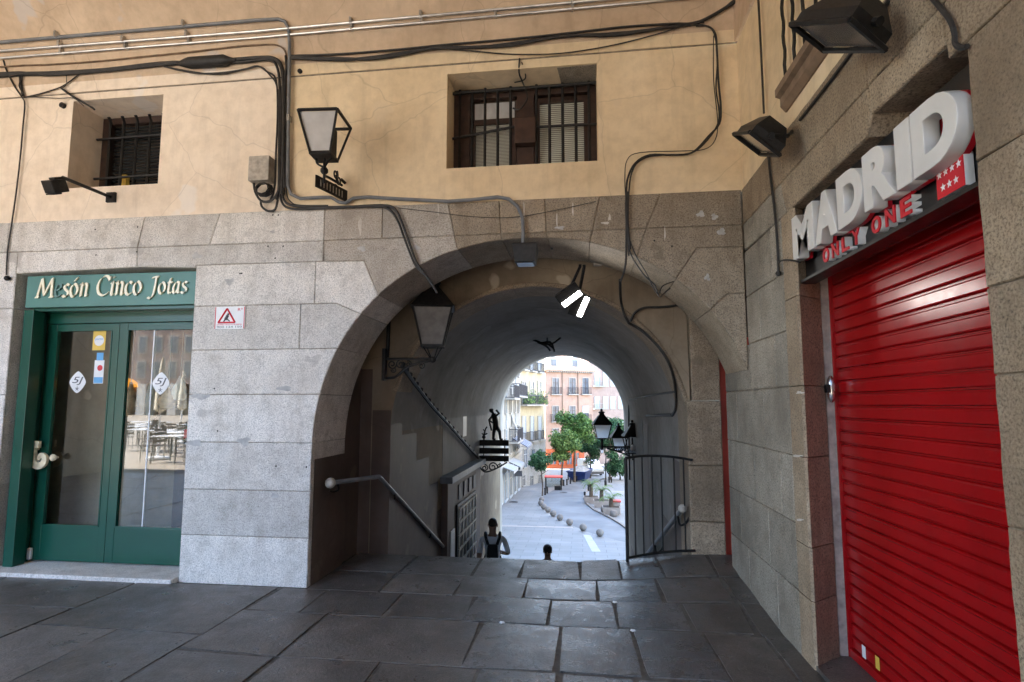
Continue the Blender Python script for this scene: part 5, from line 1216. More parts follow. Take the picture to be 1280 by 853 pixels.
# doorway kiosk against the left cheek, under a slab canopy
XK = XLW + .10
t = thing('stair_kiosk', 'dark stair-side doorway with a barred lattice under a grey slab canopy on the left wall', 'kiosk', (XLW, 9.8, stair_z(9.8)))
k0, k1 = PX(560, 600, XLW + .1).y, 11.0; zt = PX(562, 603, XK).z
m = MB(); m.box((XLW + .002, k0, -4.2), (XK, k1, zt), .01); m.build('wall', M['paint_brown'], t)
m = MB(); m.box((XLW + .004, k0 - .12, zt + .003), (XK + .10, k1 + .05, zt + .10), .012); m.build('canopy', M['conduit_grey'], t)
m = MB(); m.box((XK + .001, k0 + .55, zt - 2.3), (XK + .03, k1 - .6, zt - .42), .004); dk = m.build('lattice_door', M['iron'], t)
m = MB()
for i in range(6):
    y = k0 + .65 + (k1 - k0 - 1.35) * i / 5; m.box((XK + .03, y - .02, zt - 2.25), (XK + .045, y + .02, zt - .47))
for i in range(9):
    z = zt - 2.2 + 1.7 * i / 8; m.box((XK + .031, k0 + .6, z - .018), (XK + .052, k1 - .66, z + .018))
m.build('lattice', M['box_grey'], dk)
m = MB(); m.box((XK + .002, k0 + .18, zt - 1.5), (XK + .02, k0 + .42, zt - .75), .003); m.build('poster', M['white'], t)
for i in range(4): m = MB(); m.box((XK + .002, k0 + .7 + .4 * i, zt - .36), (XK + .02, k0 + .95 + .4 * i, zt - .12), .003); m.build('small_plate', M['ink'], t)
# hanging sign with the cut-iron figure
YS = 11.4
hs = thing('hanging_sign', 'black hanging sign of three boards topped by a cut iron figure', 'sign', PY(601, 565, YS))
m = MB()
def bd(v0, v1, nm):
    a, b = PY(598.5, v0, YS), PY(636, v1, YS); m = MB(); m.box((a.x, YS - .02, b.z), (b.x, YS + .02, a.z), .004); return m.build(nm, M['iron'], hs)
for v0, v1 in ((550, 557.6), (560, 567.6), (569.6, 577)): bd(v0, v1, 'board')
m = MB()
for u in (604.5, 631): m.tube([PY(u, 549, YS), PY(u, 578, YS)], .012, 5)
a = PY(636, 550, YS); m.tube([V((XLW, YS, PY(600, 583, YS).z)), PY(606, 590, YS), PY(618, 587, YS), PY(634, 578, YS)], .016, 6, 5)
scroll(m, PY(616, 584, YS), (1, 0, 0), (0, 0, 1), .10, rad=.014); scroll(m, PY(606, 585, YS), (0, 0, 1), (1, 0, 0), .07, rad=.012); scroll(m, PY(624, 582, YS), (0, 0, 1), (1, 0, 0), .05, rad=.011)
for u in (599,): m.tube([V((XLW, YS, PY(600, 552, YS).z)), PY(604, 552, YS)], .016, 6); m.tube([V((XLW, YS, PY(600, 575, YS).z)), PY(604, 575, YS)], .016, 6)
m.build('bracket', M['iron'], hs)
def q(u, v): return PY(450 + u / 6.563, 430 + v / 6.563, YS)
m = MB()
m.ball(q(1078, 548), .045, 10, (1, .6, 1)); m.tube([q(1080, 552), q(1096, 580)], .03, 6); m.tube([q(1062, 540), q(1095, 540)], .02, 6)
m.tube([q(1095, 575), q(1105, 610), q(1112, 650), q(1112, 690)], .055, 8, 3, r2=.062)
m.tube([q(1108, 680), q(1098, 730), q(1093, 785)], .048, 7, r2=.026); m.tube([q(1118, 680), q(1145, 720), q(1152, 785)], .05, 7, r2=.026)
m.tube([q(1093, 782), q(1112, 786)], .024, 6); m.tube([q(1152, 782), q(1172, 786)], .024, 6)
m.tube([q(1115, 590), q(1142, 570), q(1118, 542)], .026, 6); m.tube([q(1088, 590), q(1062, 622), q(1072, 640)], .026, 6)
m.tube([q(1058, 620), q(1066, 660), q(1080, 712)], .020, 6); m.tube([q(1062, 630), q(1100, 655)], .016, 6)
m.build('cut_figure', M['iron'], hs, True)
m = MB(); m.tube([q(1018, 788), q(1018, 745), q(1030, 700), q(1042, 680)], .016, 5); m.tube([q(1018, 750), q(1000, 735)], .012, 5); m.tube([q(1020, 745), q(1045, 735)], .012, 5); m.tube([q(1024, 720), q(1012, 700)], .012, 5); m.ball(q(1016, 765), .04, 8, (1, .5, 1)); m.build('cut_plant', M['iron'], hs)

# ------------------------------------------------------------------ people
def person(label, base, H, heading, J, mats, zones, hairp, name='person'):
    """J: joint -> (x, y, z, radius) in units of the standing height, y forward"""
    t = thing(name, label, 'person', base)
    order = ['hip', 'waist', 'chest', 'neck', 'headb', 'head', 'crown']
    E = list(zip(order, order[1:])) + [('chest', 'shL'), ('shL', 'elL'), ('elL', 'wrL'), ('wrL', 'paL'), ('chest', 'shR'), ('shR', 'elR'), ('elR', 'wrR'), ('wrR', 'paR'), ('hip', 'hpL'), ('hpL', 'knL'), ('knL', 'anL'), ('anL', 'toL'), ('hip', 'hpR'), ('hpR', 'knR'), ('knR', 'anR'), ('anR', 'toR')]
    for s in 'LR':
        w, p = V(J['wr' + s][:3]), V(J['pa' + s][:3]); d = (p - w).normalized(); sd = d.cross(V((1, 0, 0))).normalized()
        for k, (o_, ln_) in enumerate(((-.013, .030), (-.005, .036), (.004, .034), (.013, .027))):
            J['f%s%d' % (s, k)] = (*(p + sd * o_ + d * .012), .0055); J['g%s%d' % (s, k)] = (*(p + sd * o_ * 1.15 + d * (.012 + ln_) + V((0, .006, 0))), .0045); E += [('pa' + s, 'f%s%d' % (s, k)), ('f%s%d' % (s, k), 'g%s%d' % (s, k))]
        J['th' + s] = (*(w.lerp(p, .5) - sd * .02 + d * .012), .006); J['ti' + s] = (*(w.lerp(p, .5) - sd * .026 + d * .032), .005); E += [('wr' + s, 'th' + s), ('th' + s, 'ti' + s)]
    names = list(J); ix = {n: i for i, n in enumerate(names)}; rz = Matrix.Rotation(heading, 3, 'Z')
    me = bpy.data.meshes.new(name); me.from_pydata([rz @ (V(J[n][:3]) * H) for n in names], [(ix[a], ix[b]) for a, b in E], [])
    o = bpy.data.objects.new('body', me); COL.objects.link(o)
    md = o.modifiers.new('s', 'SKIN'); md.use_smooth_shade = True; sd_ = o.modifiers.new('d', 'SUBSURF'); sd_.levels = 2; sd_.render_levels = 2
    for n in names:
        r = J[n][3]; rr = r if isinstance(r, tuple) else (r, r); me.skin_vertices[0].data[ix[n]].radius = (rr[0] * H, rr[1] * H)
    me.skin_vertices[0].data[ix['hip']].use_root = True
    bm_ = bpy.data.meshes.new_from_object(o.evaluated_get(bpy.context.evaluated_depsgraph_get())); bpy.data.objects.remove(o)
    bm_.materials.clear(); 
    for k in mats: bm_.materials.append(M[k])
    inv = rz.inverted()
    for p in bm_.polygons: p.material_index = zones(inv @ p.center / H)
    b = bpy.data.objects.new('body', bm_); COL.objects.link(b); b.parent = t
    bpy.context.view_layer.update()
    # face and hair
    hc = V(J['head'][:3]); W = lambda x, y, z: V(base) + rz @ (V((hc.x + x, hc.y + y, hc.z + z)) * H)
    m = MB(); m.ball(W(0, .057, -.006), .011 * H, 8, (.7, 1, 1.4)); [m.ball(W(s * .045, .0, -.005), .014 * H, 8, (.5, .8, 1.3)) for s in (-1, 1)]; m.build('face_detail', M['skin'], t, True)
    m = MB(); [m.ball(W(s * .018, .052, .012), .0055 * H, 6) for s in (-1, 1)]; m.tube([W(-.015, .050, -.03), W(.015, .050, -.03)], .003 * H, 5); m.build('eyes_and_mouth', M['hair'], t, True)
    m = MB(); m.ball(W(0, hairp[0], hairp[1]), hairp[2] * H, 16, (.92, 1.05, 1)); m.build('hair', M['hair'], t, True)
    return t, W, rz
def joints(**kw):
    J = {'hip': (0, 0, .53, (.075, .06)), 'waist': (0, 0, .61, (.07, .052)), 'chest': (0, 0, .74, (.088, .06)), 'neck': (0, 0, .83, .034), 'headb': (0, .006, .872, .034), 'head': (0, .012, .925, (.047, .054)), 'crown': (0, .008, .962, .036),
         'shL': (-.108, 0, .80, .034), 'shR': (.108, 0, .80, .034), 'elL': (-.135, -.01, .635, .026), 'elR': (.135, -.01, .635, .026), 'wrL': (-.135, .02, .49, .017), 'wrR': (.135, .02, .49, .017), 'paL': (-.135, .028, .455, .016), 'paR': (.135, .028, .455, .016),
         'hpL': (-.048, 0, .50, .056), 'hpR': (.048, 0, .50, .056), 'knL': (-.05, .02, .27, .036), 'knR': (.05, .02, .27, .036), 'anL': (-.05, 0, .04, .024), 'anR': (.05, 0, .04, .024), 'toL': (-.055, .085, .016, .018), 'toR': (.055, .085, .016, .018)}
    J.update(kw); return J
py = 10.25; top = PY(616, 647.5, py); fzv = stair_z(py)
H1 = (top.z - fzv) / .995
J = joints(elR=(.16, -.02, .655, .025), wrR=(.10, .09, .63, .017), paR=(.065, .105, .635, .016), knL=(-.05, .09, .30, .036), anL=(-.05, .05, .11, .024), toL=(-.055, .13, .095, .018))
zn = lambda c: 2 if c.z < .53 and abs(c.x) < .118 else (0 if c.z > .825 or (abs(c.x) > .09 and c.z < .66) or (abs(c.x) < .12 and c.y > .07 and c.z > .55) else 1)
p1, W, rz = person('person in a light t-shirt with dark shoulder straps, walking on the stairs', (top.x, py, fzv), H1, R(8), J, ['skin', 'shirt_light', 'black_cloth'], zn, (-.006, .020, .0495))
m = MB(); B1 = V((top.x, py, fzv)); L = lambda x, y, z: B1 + rz @ (V((x, y, z)) * H1)
m.frustum([L(x, y, .56) for x, y in ((-.062, -.055), (.062, -.055), (.062, -.115), (-.062, -.115))], [L(x, y, .75) for x, y in ((-.05, -.055), (.05, -.055), (.045, -.10), (-.045, -.10))])
for s in (-1, 1): m.tube([L(s * .045, -.07, .75), L(s * .068, -.045, .815), L(s * .072, .01, .845), L(s * .066, .06, .80), L(s * .05, .075, .72), L(s * .055, .07, .64), L(s * .075, .0, .60), L(s * .05, -.06, .58)], .016 * H1, 6, 4)
m.build('backpack', M['black_cloth'], p1)
py = 11.75; top = PY(684.5, 681, py); fzv = stair_z(py); H2 = max(1.5, (top.z - fzv) / .995)
p2, W, rz = person('dark haired person in a dark blue top, only head and shoulders above the stair edge', (top.x, py, top.z - H2 * .995), H2, R(180), joints(), ['skin', 'shirt_blue', 'black_cloth'], lambda c: 2 if c.z < .53 and abs(c.x) < .118 else (0 if c.z > .835 or (abs(c.x) > .1 and c.z < .60) else 1), (-.008, .02, .058))

# ------------------------------------------------------------------ the street below
def sheet(name, pts, mat, lift): m = MB(); m.quad(*[V((p[0], p[1], street_z(p[1]) + lift)) for p in pts]); return tag(m.build(name, mat), kind='structure')
m = MB()
for i in range(12):
    for j in range(22):
        x0, x1, y0, y1 = -60 + 10 * i, -50 + 10 * i, 13.6 + 10 * j, 23.6 + 10 * j; m.quad(*[(x, y, street_z(y)) for x, y in ((x0, y0), (x1, y0), (x1, y1), (x0, y1))])
tag(m.build('pavement', M['pave']), kind='structure')
lft = [(790, 680), (752, 671), (731, 664), (713, 656), (700, 649.5), (690, 643), (681, 636), (677, 629), (679, 621), (690, 614), (706, 607), (722, 602.5), (733, 599), (745, 594)]
rgt = [(790, 668), (776, 657), (763, 649), (752, 643.5), (741, 638), (733, 631), (729, 623), (731, 616), (736, 609), (742, 604), (750, 600), (762, 597), (775, 592), (790, 588)]
A = [ST(*p) for p in lft]; Bq = [ST(*p) for p in rgt]; m = MB()
for i in range(len(A) - 1): m.quad(*[V((p.x, p.y, street_z(p.y) + .004)) for p in (A[i], A[i + 1], Bq[i + 1], Bq[i])])
tag(m.build('road', M['road']), kind='structure')
m = MB()
for i in range(len(A) - 1): m.prism([V((p.x, p.y, street_z(p.y))) for p in (Bq[i], Bq[i + 1], Bq[i + 1] + V((.18, 0, 0)), Bq[i] + V((.18, 0, 0)))], (0, 0, .10))
tag(m.build('kerb', M['stone_ball']), kind='structure')
sheet('painted_line', [ST(*p) for p in ((729, 668.5), (738, 669.5), (751, 690), (740, 690))], M['line'], .008)
sheet('paving_band', [ST(*p) for p in ((626, 657), (716, 659), (716, 660.2), (626, 658.2))], M['planter'], .008)
for k, (u, v) in enumerate(((704.5, 616), (642, 628))):
    c = ST(u, v); m = MB(); m.lathe([(.36, 0), (.36, .012)], V((c.x, c.y, street_z(c.y) + .006)), 20); one('manhole_cover', m, M['iron'], ('dark round manhole cover in the middle of the curving road', 'dark round manhole cover in the pavement by the left shopfronts')[k], 'manhole')
ords = ['first', 'second', 'third', 'fourth', 'fifth', 'sixth', 'seventh', 'eighth', 'ninth', 'tenth', 'eleventh', 'twelfth', 'thirteenth', 'fourteenth']
balls = [(750, 667), (729, 660), (712, 653), (700, 647), (691.5, 642), (685, 637), (679.7, 633), (676, 628.5), (677, 624)]; proto = None
for k, (u, v) in enumerate(balls):
    c = ST(u, v + 4); lab = '%s stone ball bollard along the road, counted from the stairs' % ords[k]
    if proto is None:
        proto = thing('stone_bollard', lab, 'bollard', c, 'stone balls along the road'); m = MB(); m.ball(c + V((0, 0, .21)), .21, 18); m.build('ball', M['stone_ball'], proto, True)
        m = MB(); m.lathe([(.12, 0), (.09, .04)], c, 14); m.build('foot', M['stone_ball'], proto)
    else: o = copy_tree(proto); o.location = c; o['label'] = lab
posts = [(681.5, 619), (684, 617), (701, 608.5), (704.6, 607.5), (708.7, 606.5), (713, 605), (721, 602), (710.3, 600)]; rposts = [(731, 624.5), (735.5, 614), (737, 610.5), (761.5, 603.5), (764.2, 603.5)]; proto = None
for k, (u, v) in enumerate(posts + rposts):
    c = ST(u, v); lab = ('%s thin dark post on the left side of the road, counting away from the stairs' % ords[k]) if k < len(posts) else ('%s thin dark post on the right side of the road, counting away from the stairs' % ords[k - len(posts)])
    if proto is None:
        proto = thing('post_bollard', lab, 'bollard', c, 'thin dark posts along the road'); m = MB(); m.lathe([(.10, 0), (.10, .05), (.08, .06), (.08, .52), (.10, .53), (.10, .60), (.05, .66)], c, 10); m.build('post', M['iron'], proto, True)
    else: o = copy_tree(proto); o.location = c; o['label'] = lab
# trees
def tree(label, base, th, cz, rx, rz_, lm, n, rr, leaf=.16, cat='tree', lean=0):
    t = thing('street_tree', label, cat, base, 'street trees below the arch'); b = V(base); rn = random.Random(rr)
    top = b + V((lean, 0, cz)); m = MB(); m.tube([b, b + V((.03, 0, th * .5)), b.lerp(top, th / cz), top], .085 * rx / 1.2, 7, 3, r2=.03)
    for k in range(7):
        a = k * .9 + rn.random(); s0 = b.lerp(top, (.62 + .05 * k) * 1.0 if cz else 1); m.tube([s0, s0 + V((math.cos(a) * rx * .35, math.sin(a) * rx * .35, rz_ * .3)), s0 + V((math.cos(a) * rx * .75, math.sin(a) * rx * .75, rz_ * .55))], .035 * rx / 1.2, 5, 2, r2=.01)
    m.build('trunk', M['bark'], t, True)
    m = MB(); cl = []
    for k in range(26):
        d = V((rn.gauss(0, 1), rn.gauss(0, 1), rn.gauss(0, 1))).normalized() * (.35 + .55 * rn.random()); cl.append((top + V((d.x * rx, d.y * rx, d.z * rz_)), rn.uniform(.24, .42) * rx))
    for k in range(n):
        c, r = cl[rn.randrange(len(cl))]; d = V((rn.gauss(0, 1), rn.gauss(0, 1), rn.gauss(0, .8))).normalized() * r * (rn.random() ** .4); p = c + d
        u = V((rn.gauss(0, 1), rn.gauss(0, 1), rn.gauss(0, .6))).normalized(); w = u.cross(V((rn.gauss(0, 1), rn.gauss(0, 1), rn.gauss(0, 1)))).normalized(); s = leaf * rn.uniform(.6, 1.3)
        m.add([p - u * s, p + w * s * .5, p + u * s, p - w * s * .5], [(0, 1, 2, 3)])
    m.build('crown', M[lm], t); return t
def tree_px(label, base_px, cpx, rxp, rzp, lm, n, rr, leaf=.16):
    b = ST(*base_px); k = b.y / 690; c = PY(cpx[0], cpx[1], b.y); tree(label, b, (c.z - b.z) * .6, c.z - b.z, rxp * k * 1.12, rzp * k * 1.08, lm, int(n * 1.7), rr, leaf * .8, lean=c.x - b.x)
tree_px('small round tree standing alone by the grey corner of the yellow house', (678, 620), (676.5, 577), 13, 11, 'leafB', 2600, 1, .13)
tree_px('light green tree in front of the orange shopfront', (702, 607), (704, 557), 20, 18, 'leafC', 3600, 2, .18)
tree_px('largest bright green tree, tall in front of the salmon house', (718, 603), (719, 536), 23, 22, 'leafA', 4200, 3, .2)
tree_px('dark green tree over the white van', (738, 598), (738, 560), 17, 16, 'leafB', 3400, 4, .19)
tree_px('dark tree behind the street lamp at the right edge of the opening', (762, 600), (764, 550), 18, 30, 'leafB', 3800, 5, .2)
tree_px('dark bushy tree lowest at the right behind the palms', (775, 600), (772, 585), 14, 14, 'leafB', 1800, 6, .2)
# palms in planters
for k, (u, v, hh, lab) in enumerate(((739, 629, 1.0, 'pale planter with the tallest palm, farthest from the arch'), (752, 634, .8, 'pale planter with a palm, middle of the three'), (764, 643, .6, 'pale planter with a palm, nearest the arch and half cut by the wall'))):
    c = ST(u, v); t = thing('palm_planter', lab, 'planter', c, 'palm planters beside the road'); m = MB()
    m.frustum([c + V((sx * .52, sy * .4, 0)) for sx, sy in ((-1, -1), (1, -1), (1, 1), (-1, 1))], [c + V((sx * .60, sy * .46, .52)) for sx, sy in ((-1, -1), (1, -1), (1, 1), (-1, 1))]); m.build('tub', M['planter'], t)
    m = MB(); m.box(c + V((-.55, -.42, .49)), c + V((.55, .42, .525))); m.build('soil', M['soil'], t)
    m = MB(); m.tube([c + V((0, 0, .5)), c + V((.02, 0, .5 + hh))], .17, 9, r2=.13); m.build('trunk', M['bark'], t)
    m = MB(); rn = random.Random(k); tp = c + V((.02, 0, .5 + hh))
    for a in range(26):
        an = a * 2.4 + rn.random() * .4; el = rn.uniform(.1, 1.2); ln_ = rn.uniform(.75, 1.05); dx = V((math.cos(an), math.sin(an), 0)); prev = tp; sd = V((-math.sin(an), math.cos(an), 0))
        for s in range(5):
            e = el - s * .42; nx_ = prev + (dx * math.cos(e) + V((0, 0, math.sin(e)))) * ln_ / 5
            for sg in (-1, 1):
                for q_ in range(2):
                    o_ = prev.lerp(nx_, q_ * .5); m.add([o_, o_ + dx * .05, o_ + sd * sg * .20 * (1 - s * .12) + dx * .16 - V((0, 0, .07))], [(0, 1, 2)])
            prev = nx_
    m.build('fronds', M['leafC'], t)
for k, (u, v, lab) in enumerate(((755.5, 640, 'rough stone block beside the middle palm planter'), (767, 646, 'rough stone block at the arch edge by the nearest planter'))):
    c = ST(u, v); m = MB(); m.lathe([(.22, 0), (.26, .1), (.25, .3), (.17, .42)], c, 10); one('stone_block', m, M['stone_ball'], lab, 'stone block')
c = ST(769, 642); t = thing('red_topped_bin', 'small pale bin with a red top at the right edge of the opening', 'bin', c); m = MB(); m.box(c + V((-.35, -.3, 0)), c + V((.35, .3, .8)), .04); m.build('body', M['planter'], t); m = MB(); m.box(c + V((-.4, -.34, .803)), c + V((.4, .34, .92)), .04); m.build('lid', M['red_top'], t)
# red-topped glass shelter
c = ST(692, 612.5); t = thing('glass_shelter', 'small glass shelter with a red flat roof on dark posts beside the road', 'shelter', c); w, dp, h = .78, .5, 1.25
m = MB(); [m.box(c + V((sx * w - .035, sy * dp - .035, 0)), c + V((sx * w + .035, sy * dp + .035, h))) for sx in (-1, 1) for sy in (-1, 1)]; m.build('post', M['iron'], t)
m = MB(); m.box(c + V((-w - .1, -dp - .1, h + .002)), c + V((w + .1, dp + .1, h + .10)), .02); m.build('roof', M['red_top'], t)
m = MB(); m.box(c + V((-w + .04, dp - .02, .15)), c + V((w - .04, dp, h - .05))); m.build('glass_pane', M['glass'], t)
m = MB(); m.box(c + V((.1, -.3, 0)), c + V((.72, .3, .42)), .03); m.build('dark_box', M['iron'], t)
# builder's skip
c = ST(722, 601.5); t = thing('rubble_skip', 'dark blue builder skip heaped with pale rubble under the trees', 'skip', c); a = R(-14); rm_ = Matrix.Rotation(a, 3, 'Z'); k = lambda x, y, z: c + rm_ @ V((x, y, z))
m = MB(); m.frustum([k(sx * .85, sy * 1.3 + 1.2, .08) for sx, sy in ((-1, -1), (1, -1), (1, 1), (-1, 1))], [k(sx * 1.15, sy * 1.9 + 1.2, 1.15) for sx, sy in ((-1, -1), (1, -1), (1, 1), (-1, 1))]); m.build('tub', M['blue_skip'], t)
m = MB(); rg = [k(sx * 1.2, sy * 1.95 + 1.2, 1.17) for sx, sy in ((-1, -1), (1, -1), (1, 1), (-1, 1))]; [m.tube([rg[i], rg[(i + 1) % 4]], .05, 5) for i in range(4)]; m.build('rim', M['blue_skip'], t)
m = MB(); rn = random.Random(4); G = 8
hp = [[k(-1.05 + 2.1 * i / G, -1.75 + 3.5 * j / G + 1.2, 1.12 + .55 * math.sin(math.pi * i / G) * math.sin(math.pi * j / G) * rn.uniform(.7, 1.3)) for j in range(G + 1)] for i in range(G + 1)]
[m.quad(hp[i][j], hp[i + 1][j], hp[i + 1][j + 1], hp[i][j + 1]) for i in range(G) for j in range(G)]; m.build('rubble_heap', M['rubble'], t)
# van
c = ST(747, 595.5); t = thing('parked_van', 'white van with dark windows parked behind the blue skip', 'van', c); rm_ = Matrix.Rotation(R(24), 3, 'Z'); k = lambda x, y, z: c + rm_ @ V((x, y, z))
def vp(m, pr, hw, ins=0): m.frustum([k(-hw, y, z) for y, z in pr], [k(hw, y, z) for y, z in pr])
m = MB(); vp(m, [(-.05, .35), (-.05, .95), (.75, 1.12), (1.35, 1.88), (1.7, 2.0), (4.4, 1.98), (4.55, 1.7), (4.6, .35)], .92); m.build('body', M['van_white'], t)
m = MB(); m.quad(k(-.8, .84, 1.20), k(.8, .84, 1.20), k(.74, 1.32, 1.80), k(-.74, 1.32, 1.80)); m.build('windscreen', M['car_glass'], t)
for s in (-1, 1): m = MB(); m.add([k(s * .926, 1.15, 1.2), k(s * .926, 2.6, 1.2), k(s * .926, 2.6, 1.78), k(s * .926, 1.5, 1.78)], [(0, 1, 2, 3)]); m.build('side_window', M['car_glass'], t)
m = MB(); m.box(k(0, -.06, .45) - V((.9, .08, .16)), k(0, -.06, .45) + V((.9, .08, .16)), .03, rm_); m.build('bumper', M['ink'], t)
for sx in (-1, 1):
    m = MB(); p = k(sx * .7, -.06, .82); m.ball(p, .12, 8, (1.2, .5, .9)); m.build('headlight', M['frost_white'], t, True)
    for yy in (.85, 3.7):
        m = MB(); p = k(sx * .86, yy, .32); m.lathe([(.2, -.1), (.32, -.09), (.32, .09), (.2, .1)], p, 16, rm_ @ V((1, 0, 0))); wl = m.build('wheel', M['tyre'], t); m = MB(); m.lathe([(.19, -.11), (.19, .11)], p, 12, rm_ @ V((1, 0, 0))); m.build('rim', M['chrome'], wl)
# street lamp
c = ST(757, 607.5); t = thing('street_lamp', 'slim dark street lamp with a small white lantern on a short arm', 'street lamp', c); kk = c.y
tp = PY(757.5, 566, kk); hd = PY(752.5, 565, kk); m = MB(); m.tube([c, tp], .07, 8, r2=.05); m.lathe([(.14, 0), (.12, .5), (.07, .6)], c, 10); m.build('post', M['iron'], t)
m = MB(); m.tube([tp, tp + V((-.2, 0, .15)), hd + V((0, 0, .1))], .03, 6, 3); m.build('arm', M['iron'], t)
f, r_, g = MB(), MB(), MB(); lantern(f, r_, g, hd - V((0, 0, .12)), .42, .40, 0, .6); o = f.build('lantern_frame', M['iron'], t); r_.build('lantern_roof', M['iron'], o); g.build('lantern_glass', M['frost_white'], o)

# ------------------------------------------------------------------ houses along the street
class Facade:
    """a house front standing on the street between two points, with real depth behind it"""
    def __init__(s, name, label, p0, p1, top, depth, mat, bot=None):
        s.p0 = V((p0[0], p0[1], 0)); s.p1 = V((p1[0], p1[1], 0)); s.d = (s.p1 - s.p0).normalized(); s.n = V((s.d.y, -s.d.x, 0)); s.L = (s.p1 - s.p0).length
        s.zb = bot if bot is not None else min(street_z(p0[1]), street_z(p1[1])) - .5
        s.t = thing(name, label, 'house', V((p0[0], p0[1], s.zb))); s.top = top; s.proto = {}
        m = MB(); m.prism([s.P(0, s.zb), s.P(s.L, s.zb), s.P(s.L, top), s.P(0, top)], -s.n * depth); m.build('wall', mat, s.t)
    def P(s, a, z, o=0): return s.p0 + s.d * a + V((0, 0, z)) + s.n * o
    def at(s, u, v, o=0):
        d = ray(u, v); q = s.p0 + s.n * o; k = (q - C0).dot(s.n) / d.dot(s.n); p = C0 + d * k; return ((p - s.p0).dot(s.d), p.z)
    def slab(s, m, a0, a1, z0, z1, o0, o1): m.prism([s.P(a0, z0, o0), s.P(a1, z0, o0), s.P(a1, z1, o0), s.P(a0, z1, o0)], s.n * (o1 - o0))
    def strip(s, name, a0, a1, z0, z1, o0, o1, mat): m = MB(); s.slab(m, a0, a1, z0, z1, o0, o1); return m.build(name, mat, s.t)
    def window(s, a, z0, w, h, frame='trim', glass='win_dark', shutters=None, blind=0, panes=2):
        m = MB(); f = .10
        s.slab(m, a - w / 2 - f, a - w / 2, z0 - .02, z0 + h + f, .001, .10); s.slab(m, a + w / 2, a + w / 2 + f, z0 - .02, z0 + h + f, .001, .10); s.slab(m, a - w / 2, a + w / 2, z0 + h, z0 + h + f, .001, .10); s.slab(m, a - w / 2 - f, a + w / 2 + f, z0 - .12, z0 - .02, .001, .16)
        o = m.build('window', M[frame], s.t); m = MB(); s.slab(m, a - w / 2, a + w / 2, z0 - .02, z0 + h, .002, .02); m.build('pane', M[glass], o)
        m = MB()
        for k in range(panes + 1): x = a - w / 2 + w * k / panes; s.slab(m, x - .035, x + .035, z0 - .02, z0 + h, .021, .06)
        s.slab(m, a - w / 2, a + w / 2, z0 + h * .7, z0 + h * .7 + .06, .022, .058); m.build('sash', M[shutters or 'trim'], o)
        if blind: m = MB(); s.slab(m, a - w / 2 + .01, a + w / 2 - .01, z0 + h * (1 - blind), z0 + h - .01, .061, .075); m.build('blind', M['shut_pale'], o)
        return o
    def balcony(s, a, z, w, dep=.6, hh=1.0, mat='rail_dark', slab='trim', bars=True):
        m = MB(); s.slab(m, a - w / 2, a + w / 2, z - .14, z, .001, dep); o = m.build('balcony', M[slab], s.t); m = MB()
        for zz in (.05, hh): m.tube([s.P(a - w / 2, z + zz, .05), s.P(a - w / 2, z + zz, dep - .04), s.P(a + w / 2, z + zz, dep - .04), s.P(a + w / 2, z + zz, .05)], .03, 5)
        n = max(4, int(w / .14))
        for k in range(n + 1): x = a - w / 2 + w * k / n; m.tube([s.P(x, z, dep - .04), s.P(x, z + hh, dep - .04)], .018, 4)
        for k in range(4):
            for e in (-1, 1): m.tube([s.P(a + e * w / 2, z, .1 + (dep - .14) * k / 3), s.P(a + e * w / 2, z + hh, .1 + (dep - .14) * k / 3)], .018, 4)
        m.build('balcony_rail', M[mat], o); return o
def leafy(parent, c, r, n, lm, seed, name='pot_plant'):
    m = MB(); rn = random.Random(seed)
    for k in range(n):
        p = c + V((rn.gauss(0, r[0]), rn.gauss(0, r[1]), abs(rn.gauss(0, r[2])))); u = V((rn.gauss(0, 1), rn.gauss(0, 1), rn.gauss(0, 1))).normalized(); w = u.orthogonal().normalized(); q_ = .11
        m.add([p - u * q_, p + w * q_ * .5, p + u * q_, p - w * q_ * .5], [(0, 1, 2, 3)])
    return m
# white house hard against the left
wf = Facade('white_house', 'pale white house seen edge-on at the left of the street, with dark balconies', (-6.2, 15.2), (-6.2, 56.6), 12.2, 10, M['fac_white'])
for k in range(13):
    a = 2.2 + 3.1 * k
    for z0 in (-2.6, .9, 4.4, 7.9): wf.window(a, z0 if z0 > -2 else z0, 1.1, 2.1, glass='win_dark', shutters='trim')
for k in range(13): wf.window(2.2 + 3.1 * k, street_z(17 + 3.1 * k) + .15, 1.5, 2.1, 'shut_pale')
for u0, u1, v0, v1, nm in ((631, 636, 481, 498, 'a'), (638, 648, 480, 496, 'b')):
    a0, z1 = wf.at(u0, v0); a1, z0 = wf.at(u1, v1); wf.balcony((a0 + a1) / 2, z0, abs(a1 - a0) + 1.2, .9, 1.05)
a0, z0 = wf.at(640, 551); wf.balcony(a0, z0, 4.5, .8, 1.1)
wf.strip('string_course', 0, wf.L, -3.35, -3.1, .001, .16, M['trim']); wf.strip('cornice', 0, wf.L, 11.9, 12.3, .001, .5, M['trim'])
for k in range(6): wf.strip('downpipe', 4 + 6.6 * k, 4.09 + 6.6 * k, -6, 11.8, .02, .1, M['shut_pale'])
X0 = -6.2
